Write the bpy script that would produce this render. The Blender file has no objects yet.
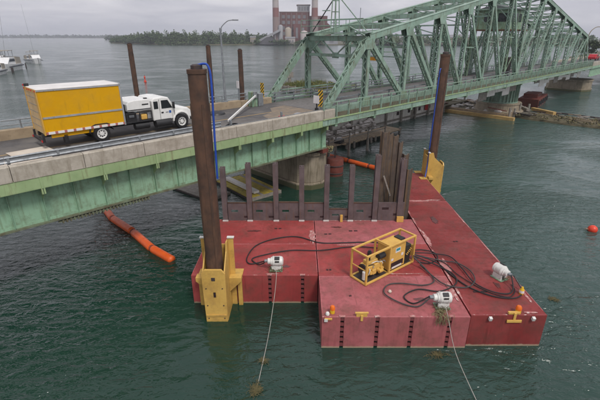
import bpy, math, random
from mathutils import Vector, Matrix
R = math.radians
rnd = random.Random(7)
scene = bpy.context.scene
COL = scene.collection

# ------------------------------------------------------------------ camera, sky, sun, exposure
cam_d = bpy.data.cameras.new('camera'); cam = bpy.data.objects.new('camera', cam_d); COL.objects.link(cam)
cam_d.sensor_width = 36; cam_d.lens = 24.0; cam_d.clip_start = 0.2; cam_d.clip_end = 30000
cam.location = (0, 0, 12.1); cam.rotation_euler = (R(90 - 22.3), 0, 0)
scene.camera = cam

SUN_EL, SUN_AZ = 54.0, 150.0           # degrees; azimuth measured from +Y towards +X
world = bpy.data.worlds.new('World'); scene.world = world; world.use_nodes = True
wn, wl = world.node_tree.nodes, world.node_tree.links
wn.clear()
w_out = wn.new('ShaderNodeOutputWorld'); w_bg = wn.new('ShaderNodeBackground')
sky = wn.new('ShaderNodeTexSky'); sky.sky_type = 'NISHITA'; sky.sun_disc = False
sky.sun_elevation = R(SUN_EL); sky.sun_rotation = R(SUN_AZ); sky.air_density = 1.6; sky.dust_density = 4.0
geo = wn.new('ShaderNodeNewGeometry'); sepv = wn.new('ShaderNodeSeparateXYZ'); wtc = wn.new('ShaderNodeTexCoord')
wl.new(wtc.outputs['Generated'], sepv.inputs[0])
zadd = wn.new('ShaderNodeMath'); zadd.operation = 'ADD'; zadd.inputs[1].default_value = 0.14
zab = wn.new('ShaderNodeMath'); zab.operation = 'ABSOLUTE'
wl.new(sepv.outputs[2], zab.inputs[0]); wl.new(zab.outputs[0], zadd.inputs[0])
dx = wn.new('ShaderNodeMath'); dx.operation = 'DIVIDE'; dy = wn.new('ShaderNodeMath'); dy.operation = 'DIVIDE'
wl.new(sepv.outputs[0], dx.inputs[0]); wl.new(zadd.outputs[0], dx.inputs[1])
wl.new(sepv.outputs[1], dy.inputs[0]); wl.new(zadd.outputs[0], dy.inputs[1])
comb = wn.new('ShaderNodeCombineXYZ'); wl.new(dx.outputs[0], comb.inputs[0]); wl.new(dy.outputs[0], comb.inputs[1])
cn = wn.new('ShaderNodeTexNoise'); cn.inputs['Scale'].default_value = 0.9; cn.inputs['Detail'].default_value = 6; cn.inputs['Roughness'].default_value = 0.55
cn.inputs['Distortion'].default_value = 0.5
wl.new(comb.outputs[0], cn.inputs['Vector'])
cr = wn.new('ShaderNodeValToRGB'); cr.color_ramp.elements[0].position = 0.34; cr.color_ramp.elements[1].position = 0.66
cr.color_ramp.elements[0].color = (4.5, 4.5, 5.1, 1); cr.color_ramp.elements[1].color = (7.3, 7.1, 7.4, 1)
wl.new(cn.outputs[0], cr.inputs[0])
wmix = wn.new('ShaderNodeMix'); wmix.data_type = 'RGBA'; wmix.inputs[0].default_value = 0.93   # thick cloud deck over the clear sky
wl.new(sky.outputs[0], wmix.inputs[6]); wl.new(cr.outputs[0], wmix.inputs[7])
wl.new(wmix.outputs[2], w_bg.inputs[0]); w_bg.inputs[1].default_value = 0.086
wl.new(w_bg.outputs[0], w_out.inputs[0])

sun_d = bpy.data.lights.new('sun', 'SUN'); sun_d.energy = 1.5; sun_d.angle = R(14); sun_d.color = (1, .96, .9)
sun = bpy.data.objects.new('sun', sun_d); COL.objects.link(sun)
_sd = Vector((math.sin(R(SUN_AZ)) * math.cos(R(SUN_EL)), math.cos(R(SUN_AZ)) * math.cos(R(SUN_EL)), math.sin(R(SUN_EL))))
sun.rotation_euler = _sd.to_track_quat('Z', 'Y').to_euler(); sun.location = (0, 0, 60)
scene.view_settings.view_transform = 'Standard'; scene.view_settings.look = 'None'
scene.view_settings.exposure = 0.56; scene.view_settings.gamma = 1.0
scene.render.resolution_x = 1024; scene.render.resolution_y = 683

# ------------------------------------------------------------------ materials
MATS = {}
def mat(name, c1, c2=None, rough=.6, metal=0., scale=2., detail=5., speck=None, speck_amt=.0, speck_scale=14.,
        streak=None, streak_amt=0., streak_sc=(3, 3, .35), bump=.15, bump_scale=25., band=None, spec=.5, big=None, lo=.35, hi=.65, grime=None, grime_scale=1.3, grime_amt=.5, rvar=.12):
    """c1/c2: mottled base; speck: rust or scuff patches; streak: vertical runs; band=(z, colour): stain below z"""
    m = bpy.data.materials.new(name); m.use_nodes = True; MATS[name] = m
    n, l = m.node_tree.nodes, m.node_tree.links
    b = n['Principled BSDF']; b.inputs['Roughness'].default_value = rough; b.inputs['Metallic'].default_value = metal
    b.inputs['Specular IOR Level'].default_value = spec
    tc = n.new('ShaderNodeTexCoord'); oi = n.new('ShaderNodeObjectInfo')
    ad = n.new('ShaderNodeVectorMath'); ad.operation = 'ADD'
    mu = n.new('ShaderNodeMath'); mu.operation = 'MULTIPLY'; mu.inputs[1].default_value = 37.
    l.new(oi.outputs['Random'], mu.inputs[0]); l.new(tc.outputs['Object'], ad.inputs[0]); l.new(mu.outputs[0], ad.inputs[1])
    vec = ad.outputs[0]
    def noise(sc, det, vv=vec, ro=.6):
        t = n.new('ShaderNodeTexNoise'); t.inputs['Scale'].default_value = sc; t.inputs['Detail'].default_value = det
        t.inputs['Roughness'].default_value = ro; l.new(vv, t.inputs['Vector']); return t.outputs[0]
    def ramp(src, a, bb):
        r = n.new('ShaderNodeMapRange'); r.inputs[1].default_value = a; r.inputs[2].default_value = bb
        l.new(src, r.inputs[0]); return r.outputs[0]
    def mixc(f, a, bb):
        x = n.new('ShaderNodeMix'); x.data_type = 'RGBA'
        for sock, v in ((x.inputs[0], f), (x.inputs[6], a), (x.inputs[7], bb)):
            if isinstance(v, (tuple, list)): sock.default_value = (*v, 1)
            elif isinstance(v, float): sock.default_value = v
            else: l.new(v, sock)
        return x.outputs[2]
    c2 = c2 or tuple(x * .75 for x in c1)
    col = mixc(ramp(noise(scale, detail), lo, hi), c1, c2)
    if big: col = mixc(ramp(noise(.35, 3.), .45, .62), col, big)
    if streak:
        vm = n.new('ShaderNodeVectorMath'); vm.operation = 'MULTIPLY'; vm.inputs[1].default_value = streak_sc
        l.new(vec, vm.inputs[0])
        col = mixc(ramp(noise(2., 6., vm.outputs[0]), .68 - .3 * streak_amt, .80 - .12 * streak_amt), col, streak)
    if speck:
        a = .74 - .26 * speck_amt
        col = mixc(ramp(noise(speck_scale, 8., vec, .7), a, a + .06), col, speck)
    if grime:                                # broad dirt with ragged edges, broken up by a finer noise
        g1 = noise(grime_scale, 9., vec, .68); g2 = noise(grime_scale * 6, 5., vec, .7)
        gm_ = n.new('ShaderNodeMath'); gm_.operation = 'MULTIPLY_ADD'; gm_.inputs[1].default_value = .35; l.new(g2, gm_.inputs[0]); l.new(g1, gm_.inputs[2])
        f = ramp(gm_.outputs[0], .62, .86); gf = n.new('ShaderNodeMath'); gf.operation = 'MULTIPLY'; gf.inputs[1].default_value = grime_amt; l.new(f, gf.inputs[0])
        col = mixc(gf.outputs[0], col, grime)
    if band:
        sx = n.new('ShaderNodeSeparateXYZ'); l.new(tc.outputs['Object'], sx.inputs[0])
        nz = noise(6., 4.); mm = n.new('ShaderNodeMath'); mm.operation = 'MULTIPLY_ADD'; mm.inputs[1].default_value = .12; l.new(nz, mm.inputs[0]); l.new(sx.outputs[2], mm.inputs[2])
        col = mixc(ramp(mm.outputs[0], band[0] + .06, band[0]), col, band[1])
    l.new(col, b.inputs['Base Color'])
    if bump:
        bp = n.new('ShaderNodeBump'); bp.inputs['Strength'].default_value = bump; bp.inputs['Distance'].default_value = .02
        l.new(noise(bump_scale, 6.), bp.inputs['Height']); l.new(bp.outputs[0], b.inputs['Normal'])
    rr = n.new('ShaderNodeMapRange'); rr.inputs[1].default_value = .3; rr.inputs[2].default_value = .7; rr.inputs[3].default_value = max(.05, rough - rvar); rr.inputs[4].default_value = min(1, rough + rvar)
    l.new(noise(5., 4.), rr.inputs[0]); l.new(rr.outputs[0], b.inputs['Roughness'])
    return m
RUST = (.09, .035, .018)
mat('green', (.29, .405, .335), (.22, .335, .27), .55, scale=1.2, speck=RUST, speck_amt=.33, speck_scale=7., streak=(.15, .12, .07), streak_amt=.45, spec=.25, grime=(.13, .13, .09), grime_scale=.7, grime_amt=.6)
mat('green_rusty', (.26, .39, .28), (.18, .28, .19), .6, scale=1.5, speck=(.15, .085, .035), speck_amt=.6, speck_scale=3., streak=(.15, .08, .04), streak_amt=.6, spec=.3)
mat('girder_green', (.29, .47, .325), (.25, .41, .285), .5, scale=.7, speck=(.12, .09, .05), speck_amt=.2, speck_scale=5., streak=(.17, .24, .145), streak_amt=.55, streak_sc=(3, 3, .2), spec=.25, grime=(.13, .14, .085), grime_amt=.6)
mat('fascia_green', (.33, .44, .23), (.26, .36, .18), .6, scale=1.3, speck=(.12, .08, .035), speck_amt=.3, speck_scale=5., streak=(.19, .17, .09), streak_amt=.5, spec=.3)
mat('flange_rust', (.10, .085, .05), (.16, .2, .13), .7, scale=2.5)
mat('rust_steel', (.115, .060, .038), (.07, .040, .028), .65, scale=1.6, streak=(.15, .082, .05), streak_amt=.4, streak_sc=(2.2, 2.2, .3), bump=.35, bump_scale=40., speck=(.20, .10, .05), speck_amt=.3, speck_scale=9., spec=.35, grime=(.045, .032, .028), grime_scale=.8, grime_amt=.7)
mat('rust_dark', (.055, .04, .04), (.035, .026, .026), .7, scale=3., streak=(.09, .05, .03), streak_amt=.45, streak_sc=(6, 6, .4))
mat('pile_purple', (.135, .105, .107), (.09, .068, .07), .6, scale=2.2, streak=(.13, .075, .05), streak_amt=.5, streak_sc=(6, 6, .4), speck=(.10, .05, .03), speck_amt=.3)
mat('sheet_pile', (.115, .09, .072), (.075, .058, .05), .7, scale=3., streak=(.22, .13, .05), streak_amt=.65, streak_sc=(8, 8, .3))
mat('barge_red', (.325, .054, .052), (.265, .043, .042), .5, scale=.8, speck=(.50, .34, .29), speck_amt=.13, speck_scale=6., big=(.355, .072, .070), streak=(.20, .035, .034), streak_amt=.4, band=(.10, (.33, .25, .17)), bump=.2, bump_scale=5., spec=.16, grime=(.125, .056, .045), grime_amt=.6, rvar=.22)
mat('barge_faded', (.41, .128, .138), (.335, .095, .102), .5, scale=1.1, speck=(.50, .33, .29), speck_amt=.2, speck_scale=6., big=(.36, .105, .108), streak=(.27, .08, .084), streak_amt=.6, band=(.10, (.36, .27, .19)), bump=.2, bump_scale=5., spec=.16, grime=(.15, .075, .06), grime_amt=.6, rvar=.22)
mat('barge_dark', (.225, .036, .035), (.185, .029, .028), .5, scale=.9, speck=(.46, .30, .25), speck_amt=.11, speck_scale=6., big=(.25, .052, .050), streak=(.14, .024, .023), streak_amt=.45, band=(.10, (.36, .27, .19)), bump=.2, bump_scale=5., spec=.16, grime=(.10, .045, .036), grime_amt=.6, rvar=.22)
mat('scuff', (.36, .10, .10), (.44, .22, .20), .6, scale=6., speck=(.62, .52, .48), speck_amt=.75, speck_scale=7.)
mat('slot_red', (.20, .05, .052), (.14, .035, .036), .6)
mat('bead', (.50, .17, .17), (.36, .08, .085), .6, scale=5., speck=(.58, .42, .38), speck_amt=.4)
mat('chip_red', (.345, .05, .053), (.30, .06, .06), .5, speck=(.60, .46, .42), speck_amt=.62, speck_scale=5.)
mat('chip_faded', (.41, .128, .138), (.36, .115, .12), .5, speck=(.62, .48, .44), speck_amt=.66, speck_scale=5.)
mat('chip_dark', (.265, .036, .037), (.24, .05, .05), .5, speck=(.58, .42, .38), speck_amt=.66, speck_scale=5.)
mat('oil', (.075, .030, .028), (.15, .042, .04), .25, scale=3., speck=(.24, .06, .06), speck_amt=.5, speck_scale=5.)
mat('slot_dark', (.035, .012, .013), (.02, .01, .01), .7)
mat('yellow', (.62, .37, .075), (.53, .30, .055), .5, scale=2., speck=(.16, .07, .02), speck_amt=.16, streak=(.38, .2, .05), streak_amt=.35, bump=.1)
mat('well_yellow', (.63, .40, .105), (.54, .33, .08), .5, scale=1.2, speck=(.17, .08, .03), speck_amt=.25, speck_scale=7., streak=(.40, .22, .07), streak_amt=.2, band=(.05, (.22, .19, .05)), bump=.08, grime=(.24, .14, .06), grime_amt=.5, spec=.3)
mat('frame_yellow', (.68, .42, .10), (.58, .34, .08), .5, scale=4., speck=(.15, .07, .03), speck_amt=.25)
mat('truck_yellow', (.66, .345, .003), (.61, .31, .003), .4, scale=.7, streak=(.5, .26, .01), streak_amt=.3, bump=.02, speck=(.3, .18, .03), speck_amt=.08, spec=.2, grime=(.42, .26, .05), grime_amt=.3)
mat('door_tan', (.62, .44, .22), (.55, .38, .18), .5, scale=1.5, grime=(.35, .24, .12), grime_amt=.4)
mat('white_paint', (.76, .76, .74), (.68, .68, .66), .35, scale=2., streak=(.5, .48, .44), streak_amt=.3, bump=.02)
mat('roof_white', (.72, .70, .68), (.62, .60, .58), .6, scale=1.5, speck=(.42, .40, .37), speck_amt=.3)
mat('motor_white', (.70, .69, .66), (.56, .55, .52), .5, scale=5., speck=(.22, .17, .11), speck_amt=.35, speck_scale=10.)
mat('panel_white', (.74, .72, .69), (.60, .57, .54), .7, scale=2., speck=(.28, .25, .2), speck_amt=.5, speck_scale=5.)
mat('aluminium', (.55, .56, .57), (.45, .46, .47), .35, .7, bump=.03)
mat('galv', (.30, .32, .34), (.22, .235, .25), .5, .5, scale=5., speck=(.2, .12, .07), speck_amt=.15, bump=.05)
mat('concrete', (.47, .43, .37), (.37, .335, .28), .85, scale=1.4, speck=(.24, .21, .17), speck_amt=.25, speck_scale=5., streak=(.28, .245, .195), streak_amt=.5, bump=.3, grime=(.20, .175, .13), grime_amt=.5, spec=.2)
mat('concrete_tan', (.37, .29, .195), (.28, .215, .145), .9, scale=1.8, speck=(.17, .13, .08), speck_amt=.45, speck_scale=4., bump=.3)
mat('pier_concrete', (.30, .255, .19), (.22, .18, .13), .9, scale=.9, speck=(.13, .11, .07), speck_amt=.5, speck_scale=3., streak=(.12, .10, .06), streak_amt=.6, band=(.45, (.085, .085, .04)), bump=.35, bump_scale=12.)
mat('asphalt', (.10, .095, .095), (.07, .066, .066), .9, scale=1.2, detail=8., speck=(.20, .19, .175), speck_amt=.3, speck_scale=1.1, big=(.135, .125, .115), bump=.2, bump_scale=60.)
mat('road_tan', (.24, .185, .13), (.16, .135, .11), .9, scale=1.6, speck=(.11, .1, .095), speck_amt=.5, speck_scale=2.)
mat('deck_steel', (.16, .15, .145), (.10, .095, .092), .7, scale=3., speck=(.15, .08, .045), speck_amt=.4, streak_sc=(.3, 6, 1), streak=(.22, .2, .185), streak_amt=.6)
mat('rusty_walk', (.16, .085, .045), (.09, .05, .03), .85, scale=2.5, speck=(.24, .16, .09), speck_amt=.5, speck_scale=3.)
mat('wood', (.36, .28, .185), (.25, .185, .12), .85, scale=2.5, streak_sc=(.5, 8, 8), streak=(.15, .11, .075), streak_amt=.6, bump=.25)
mat('wood_grey', (.30, .275, .245), (.20, .18, .155), .9, scale=2.5, streak_sc=(.5, 8, 8), streak=(.12, .10, .085), streak_amt=.6, bump=.3)
mat('plywood', (.62, .56, .48), (.52, .45, .37), .75, scale=1.5, speck=(.36, .3, .24), speck_amt=.3, speck_scale=3.)
mat('timber_yellow', (.50, .34, .13), (.36, .23, .08), .8, scale=1.2, streak_sc=(.5, 6, 6), streak=(.22, .14, .06), streak_amt=.5)
mat('float_yellow', (.42, .33, .04), (.30, .23, .035), .75, scale=1.5, speck=(.12, .10, .03), speck_amt=.6, speck_scale=3.)
mat('mud', (.115, .095, .055), (.06, .055, .03), .95, scale=2., speck=(.17, .14, .08), speck_amt=.5, speck_scale=4., bump=.6, bump_scale=8.)
mat('black_rubber', (.018, .018, .02), (.012, .012, .013), .5, bump=.05, scale=6.)
mat('hose_grey', (.06, .058, .056), (.035, .034, .034), .6, bump=.05, scale=6.)
mat('black_metal', (.025, .025, .027), (.016, .016, .018), .5, bump=.05)
mat('dark_glass', (.012, .016, .018), (.01, .012, .014), .08, bump=0)
mat('orange', (.80, .13, .018), (.68, .10, .015), .45, scale=3., speck=(.4, .08, .02), speck_amt=.2, bump=.08)
mat('orange_old', (.34, .06, .025), (.20, .04, .02), .7, scale=3., speck=(.1, .035, .02), speck_amt=.5)
mat('buoy_red', (.70, .055, .02), (.58, .04, .015), .4, scale=3., bump=.03)
mat('red_paint', (.42, .02, .02), (.34, .015, .015), .4, bump=.03)
mat('red_rust', (.16, .035, .022), (.10, .025, .017), .75, scale=2.5, speck=(.06, .025, .015), speck_amt=.5, bump=.25)
mat('blue', (.018, .075, .42), (.014, .055, .32), .45, scale=3., bump=.05)
mat('blue_logo', (.02, .10, .36), None, .4, bump=0)
mat('teal_logo', (.05, .30, .36), None, .4, bump=0)
mat('sign_white', (.75, .73, .72), (.66, .62, .62), .5, bump=0)
mat('sign_yellow', (.78, .47, .02), None, .45, bump=0)
mat('sign_amber', (.62, .28, .01), (.5, .2, .01), .5, bump=0)
mat('sign_black', (.015, .015, .015), None, .5, bump=0)
mat('lamp_red', (.55, .01, .01), None, .3, bump=0)
mat('lens_orange', (.80, .16, .01), None, .3, bump=0)
mat('rope', (.42, .40, .36), (.3, .28, .25), .9, bump=.1)
mat('weed', (.075, .07, .028), (.14, .115, .05), .9, scale=7., bump=.3)
mat('weed_pale', (.26, .22, .12), (.15, .13, .06), .9, scale=7., bump=.3)
mat('leaf', (.052, .085, .03), (.085, .115, .04), .7, scale=.25, bump=0, spec=.2)
mat('leaf_dark', (.052, .088, .036), (.085, .118, .048), .7, scale=.06, bump=0, spec=.15)
mat('leaf_far', (.045, .068, .042), (.06, .085, .05), .8, scale=.03, bump=0, spec=.1)
mat('grass', (.16, .15, .055), (.085, .115, .035), .9, scale=.5, bump=0, spec=.1)
mat('bark', (.10, .075, .055), (.06, .045, .033), .9, scale=6.)
mat('brick', (.155, .058, .052), (.12, .048, .044), .9, scale=.05, speck=(.2, .12, .10), speck_amt=.2, speck_scale=.2, bump=0)
mat('brick_band', (.22, .17, .16), None, .9, scale=.05, bump=0)
mat('plant_grey', (.33, .33, .35), (.24, .24, .26), .8, scale=.08, bump=0)
mat('plant_roof', (.20, .20, .215), (.15, .15, .16), .8, scale=.08, bump=0)
mat('plant_cream', (.36, .31, .255), (.3, .26, .21), .8, scale=.08, bump=0)
mat('chimney_red', (.24, .10, .09), (.2, .085, .08), .8, scale=.1, bump=0)
mat('chimney_white', (.42, .37, .36), (.36, .32, .31), .8, scale=.1, bump=0)
mat('chimney_base', (.27, .20, .19), (.23, .17, .16), .8, scale=.1, bump=0)
mat('coal', (.05, .05, .055), (.035, .035, .04), .9, scale=.1, bump=0)
mat('land', (.10, .085, .05), (.06, .065, .03), .95, scale=.05, bump=0)
mat('hull_white', (.74, .74, .74), (.66, .66, .66), .3, bump=0)
mat('hull_navy', (.02, .025, .045), None, .3, bump=0)
mat('canvas_tan', (.36, .32, .27), (.28, .25, .21), .8, bump=0)
mat('car_red', (.42, .012, .02), None, .25, bump=0)
mat('rock', (.50, .47, .45), (.34, .31, .29), .95, scale=1.5, speck=(.32, .30, .27), speck_amt=.4, speck_scale=3., bump=.4, bump_scale=6.)

def hazard_mat():
    m = bpy.data.materials.new('hazard'); m.use_nodes = True; n, l = m.node_tree.nodes, m.node_tree.links
    b = n['Principled BSDF']; b.inputs['Roughness'].default_value = .45
    tc = n.new('ShaderNodeTexCoord'); sp = n.new('ShaderNodeSeparateXYZ'); l.new(tc.outputs['Object'], sp.inputs[0])
    a = n.new('ShaderNodeMath'); a.operation = 'ADD'; l.new(sp.outputs[1], a.inputs[0]); l.new(sp.outputs[2], a.inputs[1])
    k = n.new('ShaderNodeMath'); k.operation = 'MULTIPLY'; k.inputs[1].default_value = 3.4; l.new(a.outputs[0], k.inputs[0])
    fr = n.new('ShaderNodeMath'); fr.operation = 'FRACT'; l.new(k.outputs[0], fr.inputs[0])
    g = n.new('ShaderNodeMath'); g.operation = 'GREATER_THAN'; g.inputs[1].default_value = .5; l.new(fr.outputs[0], g.inputs[0])
    x = n.new('ShaderNodeMix'); x.data_type = 'RGBA'; x.inputs[6].default_value = (.78, .47, .02, 1); x.inputs[7].default_value = (.015, .015, .015, 1)
    l.new(g.outputs[0], x.inputs[0]); l.new(x.outputs[2], b.inputs['Base Color']); MATS['hazard'] = m
hazard_mat()
def reflector_mat():
    m = bpy.data.materials.new('reflector'); m.use_nodes = True; n, l = m.node_tree.nodes, m.node_tree.links
    b = n['Principled BSDF']; b.inputs['Roughness'].default_value = .4
    tc = n.new('ShaderNodeTexCoord'); sp = n.new('ShaderNodeSeparateXYZ'); l.new(tc.outputs['Object'], sp.inputs[0])
    k = n.new('ShaderNodeMath'); k.operation = 'MULTIPLY'; k.inputs[1].default_value = 2.2; l.new(sp.outputs[0], k.inputs[0])
    fr = n.new('ShaderNodeMath'); fr.operation = 'FRACT'; l.new(k.outputs[0], fr.inputs[0])
    g = n.new('ShaderNodeMath'); g.operation = 'GREATER_THAN'; g.inputs[1].default_value = .70; l.new(fr.outputs[0], g.inputs[0])
    x = n.new('ShaderNodeMix'); x.data_type = 'RGBA'; x.inputs[6].default_value = (.72, .70, .68, 1); x.inputs[7].default_value = (.40, .14, .13, 1)
    l.new(g.outputs[0], x.inputs[0]); l.new(x.outputs[2], b.inputs['Base Color']); MATS['reflector'] = m
reflector_mat()
def water_mat():
    m = bpy.data.materials.new('water'); m.use_nodes = True; n, l = m.node_tree.nodes, m.node_tree.links
    b = n['Principled BSDF']; b.inputs['IOR'].default_value = 1.52
    b.inputs['Roughness'].default_value = .11
    tc = n.new('ShaderNodeTexCoord')
    def noise(sc, det, stretch=(1, 1, 1), rot=0., dist=0.):
        mp = n.new('ShaderNodeMapping'); mp.inputs['Scale'].default_value = stretch; mp.inputs['Rotation'].default_value = (0, 0, rot)
        l.new(tc.outputs['Object'], mp.inputs[0])
        t = n.new('ShaderNodeTexNoise'); t.inputs['Scale'].default_value = sc; t.inputs['Detail'].default_value = det; t.inputs['Distortion'].default_value = dist
        t.inputs['Roughness'].default_value = .55
        l.new(mp.outputs[0], t.inputs['Vector']); return t.outputs[0]
    def mth(op, a, c):
        x = n.new('ShaderNodeMath'); x.operation = op
        for i, v in enumerate((a, c)):
            if isinstance(v, (int, float)): x.inputs[i].default_value = v
            else: l.new(v, x.inputs[i])
        return x.outputs[0]
    r1 = noise(1.35, 3.5, (1, 2.0, 1), R(-20), .6); r2 = noise(4.6, 2, (1, 1.6, 1), R(25), .3); r3 = noise(.45, 2, (1, 1.8, 1), R(-10))
    patch = noise(.045, 3, (1, 1.6, 1), R(30), 1.2)
    pr = n.new('ShaderNodeMapRange'); pr.inputs[1].default_value = .38; pr.inputs[2].default_value = .62; pr.inputs[3].default_value = .16; pr.inputs[4].default_value = 1.2
    l.new(patch, pr.inputs[0])
    h = mth('ADD', mth('MULTIPLY', r1, .20), mth('MULTIPLY', r2, .036)); h = mth('MULTIPLY', h, pr.outputs[0]); h = mth('ADD', h, mth('MULTIPLY', r3, .14))
    sheen_noise = noise(.035, 4, (1, 1, 1), R(15), .8)      # body colour dark at left, paler to the right: sky reflection painted in
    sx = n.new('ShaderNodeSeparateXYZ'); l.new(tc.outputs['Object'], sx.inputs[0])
    sil = mth('ADD', sx.outputs[0], mth('MULTIPLY', mth('SUBTRACT', sheen_noise, .5), 60.))
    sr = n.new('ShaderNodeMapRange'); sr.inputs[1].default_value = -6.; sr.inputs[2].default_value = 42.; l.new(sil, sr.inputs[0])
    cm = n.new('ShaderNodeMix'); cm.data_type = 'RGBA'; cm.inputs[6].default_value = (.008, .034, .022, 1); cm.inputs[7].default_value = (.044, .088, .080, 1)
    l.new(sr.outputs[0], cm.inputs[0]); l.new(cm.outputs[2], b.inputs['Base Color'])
    bp = n.new('ShaderNodeBump'); bp.inputs['Strength'].default_value = 1.; bp.inputs['Distance'].default_value = 1.0
    l.new(h, bp.inputs['Height']); l.new(bp.outputs[0], b.inputs['Normal'])
    MATS['water'] = m
water_mat()

# ------------------------------------------------------------------ mesh helpers
class MB:
    def __init__(s): s.v = []; s.f = []
    def add(s, vs, fs):
        o = len(s.v); s.v += [tuple(v) for v in vs]; s.f += [tuple(i + o for i in f) for f in fs]; return s
    def box(s, c, d, rz=0., rx=0., ry=0.):
        M = Matrix.Translation(c) @ Matrix.Rotation(rz, 4, 'Z') @ Matrix.Rotation(ry, 4, 'Y') @ Matrix.Rotation(rx, 4, 'X')
        x, y, z = d[0] / 2, d[1] / 2, d[2] / 2
        vs = [M @ Vector(p) for p in ((-x, -y, -z), (x, -y, -z), (x, y, -z), (-x, y, -z), (-x, -y, z), (x, -y, z), (x, y, z), (-x, y, z))]
        return s.add(vs, ((0, 3, 2, 1), (4, 5, 6, 7), (0, 1, 5, 4), (1, 2, 6, 5), (2, 3, 7, 6), (3, 0, 4, 7)))
    def bb(s, x0, x1, y0, y1, z0, z1): return s.box(((x0 + x1) / 2, (y0 + y1) / 2, (z0 + z1) / 2), (abs(x1 - x0), abs(y1 - y0), abs(z1 - z0)))
    def beam(s, p0, p1, w, h, up=(0, 0, 1)):
        """w: across (perpendicular to up), h: along up"""
        p0, p1 = Vector(p0), Vector(p1); d = (p1 - p0).normalized(); u = Vector(up)
        a = d.cross(u)
        if a.length < 1e-4: a = d.cross(Vector((0, 1, 0)))
        a.normalize(); u = a.cross(d).normalized(); a *= w / 2; u *= h / 2
        vs = [p0 - a - u, p0 + a - u, p0 + a + u, p0 - a + u, p1 - a - u, p1 + a - u, p1 + a + u, p1 - a + u]
        return s.add(vs, ((0, 3, 2, 1), (4, 5, 6, 7), (0, 1, 5, 4), (1, 2, 6, 5), (2, 3, 7, 6), (3, 0, 4, 7))[::1])
    def cyl(s, p0, p1, r0, r1=None, seg=14, caps=True):
        r1 = r0 if r1 is None else r1
        p0, p1 = Vector(p0), Vector(p1); d = (p1 - p0).normalized(); a = d.orthogonal().normalized(); b = d.cross(a)
        vs = []
        for i in range(seg):
            t = 2 * math.pi * i / seg; q = a * math.cos(t) + b * math.sin(t); vs += [p0 + q * r0, p1 + q * r1]
        fs = [(2 * i, 2 * ((i + 1) % seg), 2 * ((i + 1) % seg) + 1, 2 * i + 1) for i in range(seg)]
        if caps: fs += [tuple(2 * i for i in range(seg))[::-1], tuple(2 * i + 1 for i in range(seg))]
        return s.add(vs, fs)
    def lathe(s, prof, c=(0, 0, 0), seg=20, axis='Z', caps=True):
        vs = []
        for r, h in prof:
            for i in range(seg):
                t = 2 * math.pi * i / seg; p = (r * math.cos(t), r * math.sin(t), h)
                if axis == 'X': p = (h, r * math.cos(t), r * math.sin(t))
                vs.append((p[0] + c[0], p[1] + c[1], p[2] + c[2]))
        fs = []
        for k in range(len(prof) - 1):
            for i in range(seg):
                j = (i + 1) % seg; fs.append((k * seg + i, k * seg + j, (k + 1) * seg + j, (k + 1) * seg + i))
        if caps: fs += [tuple(range(seg))[::-1], tuple((len(prof) - 1) * seg + i for i in range(seg))]
        return s.add(vs, fs)
    def prism(s, pts, z0, z1, axis='Z'):
        """polygon (a, b) extruded along an axis: Z -> (a,b,z), Y -> (a,y,b), X -> (x,a,b)"""
        def P(a, b, t): return (a, b, t) if axis == 'Z' else ((a, t, b) if axis == 'Y' else (t, a, b))
        n = len(pts); vs = [P(a, b, z0) for a, b in pts] + [P(a, b, z1) for a, b in pts]
        fs = [tuple(range(n))[::-1], tuple(range(n, 2 * n))] + [(i, (i + 1) % n, (i + 1) % n + n, i + n) for i in range(n)]
        return s.add(vs, fs)
    def tube(s, pts, r, seg=8, smooth_n=6):
        pts = [Vector(p) for p in pts]
        if smooth_n > 1 and len(pts) > 2:
            q = [pts[0] * 2 - pts[1]] + pts + [pts[-1] * 2 - pts[-2]]; out = []
            for i in range(1, len(q) - 2):
                for k in range(smooth_n):
                    t = k / smooth_n; a, b, c, d = q[i - 1:i + 3]
                    out.append(.5 * ((2 * b) + (c - a) * t + (2 * a - 5 * b + 4 * c - d) * t * t + (3 * b - a - 3 * c + d) * t ** 3))
            out.append(pts[-1]); pts = out
        vs = []; n = len(pts); up = Vector((0, 0, 1))
        for i, p in enumerate(pts):
            d = (pts[min(i + 1, n - 1)] - pts[max(i - 1, 0)]).normalized(); a = d.cross(up)
            if a.length < .05: a = d.cross(Vector((1, 0, 0)))
            a.normalize(); b = a.cross(d)
            rr = r(i / (n - 1)) if callable(r) else r
            for k in range(seg):
                t = 2 * math.pi * k / seg; vs.append(p + (a * math.cos(t) + b * math.sin(t)) * rr)
        fs = [(i * seg + k, i * seg + (k + 1) % seg, (i + 1) * seg + (k + 1) % seg, (i + 1) * seg + k) for i in range(n - 1) for k in range(seg)]
        fs += [tuple(range(seg)), tuple((n - 1) * seg + k for k in range(seg))[::-1]]
        return s.add(vs, fs)
    def mesh(s, name):
        me = bpy.data.meshes.new(name); me.from_pydata(s.v, [], s.f); me.update(); return me
    def build(s, name, m, parent=None, smooth=False, bevel=0., loc=None, rz=0.):
        import bmesh
        me = s.mesh(name); bm = bmesh.new(); bm.from_mesh(me); bmesh.ops.recalc_face_normals(bm, faces=bm.faces); bm.to_mesh(me); bm.free()
        me.materials.append(MATS[m])
        o = bpy.data.objects.new(name, me); COL.objects.link(o)
        if parent: o.parent = parent
        if loc: o.location = loc
        o.rotation_euler.z = rz
        if smooth:
            me.polygons.foreach_set('use_smooth', [True] * len(me.polygons))
            if smooth != 'all': me.set_sharp_from_angle(angle=R(40))
        if bevel:
            b = o.modifiers.new('bevel', 'BEVEL'); b.width = bevel; b.segments = 2; b.limit_method = 'ANGLE'; b.angle_limit = R(50)
        return o
def tag(o, label, cat, group=None):
    o['label'] = label; o['category'] = cat
    if group: o['group'] = group
    return o
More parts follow.
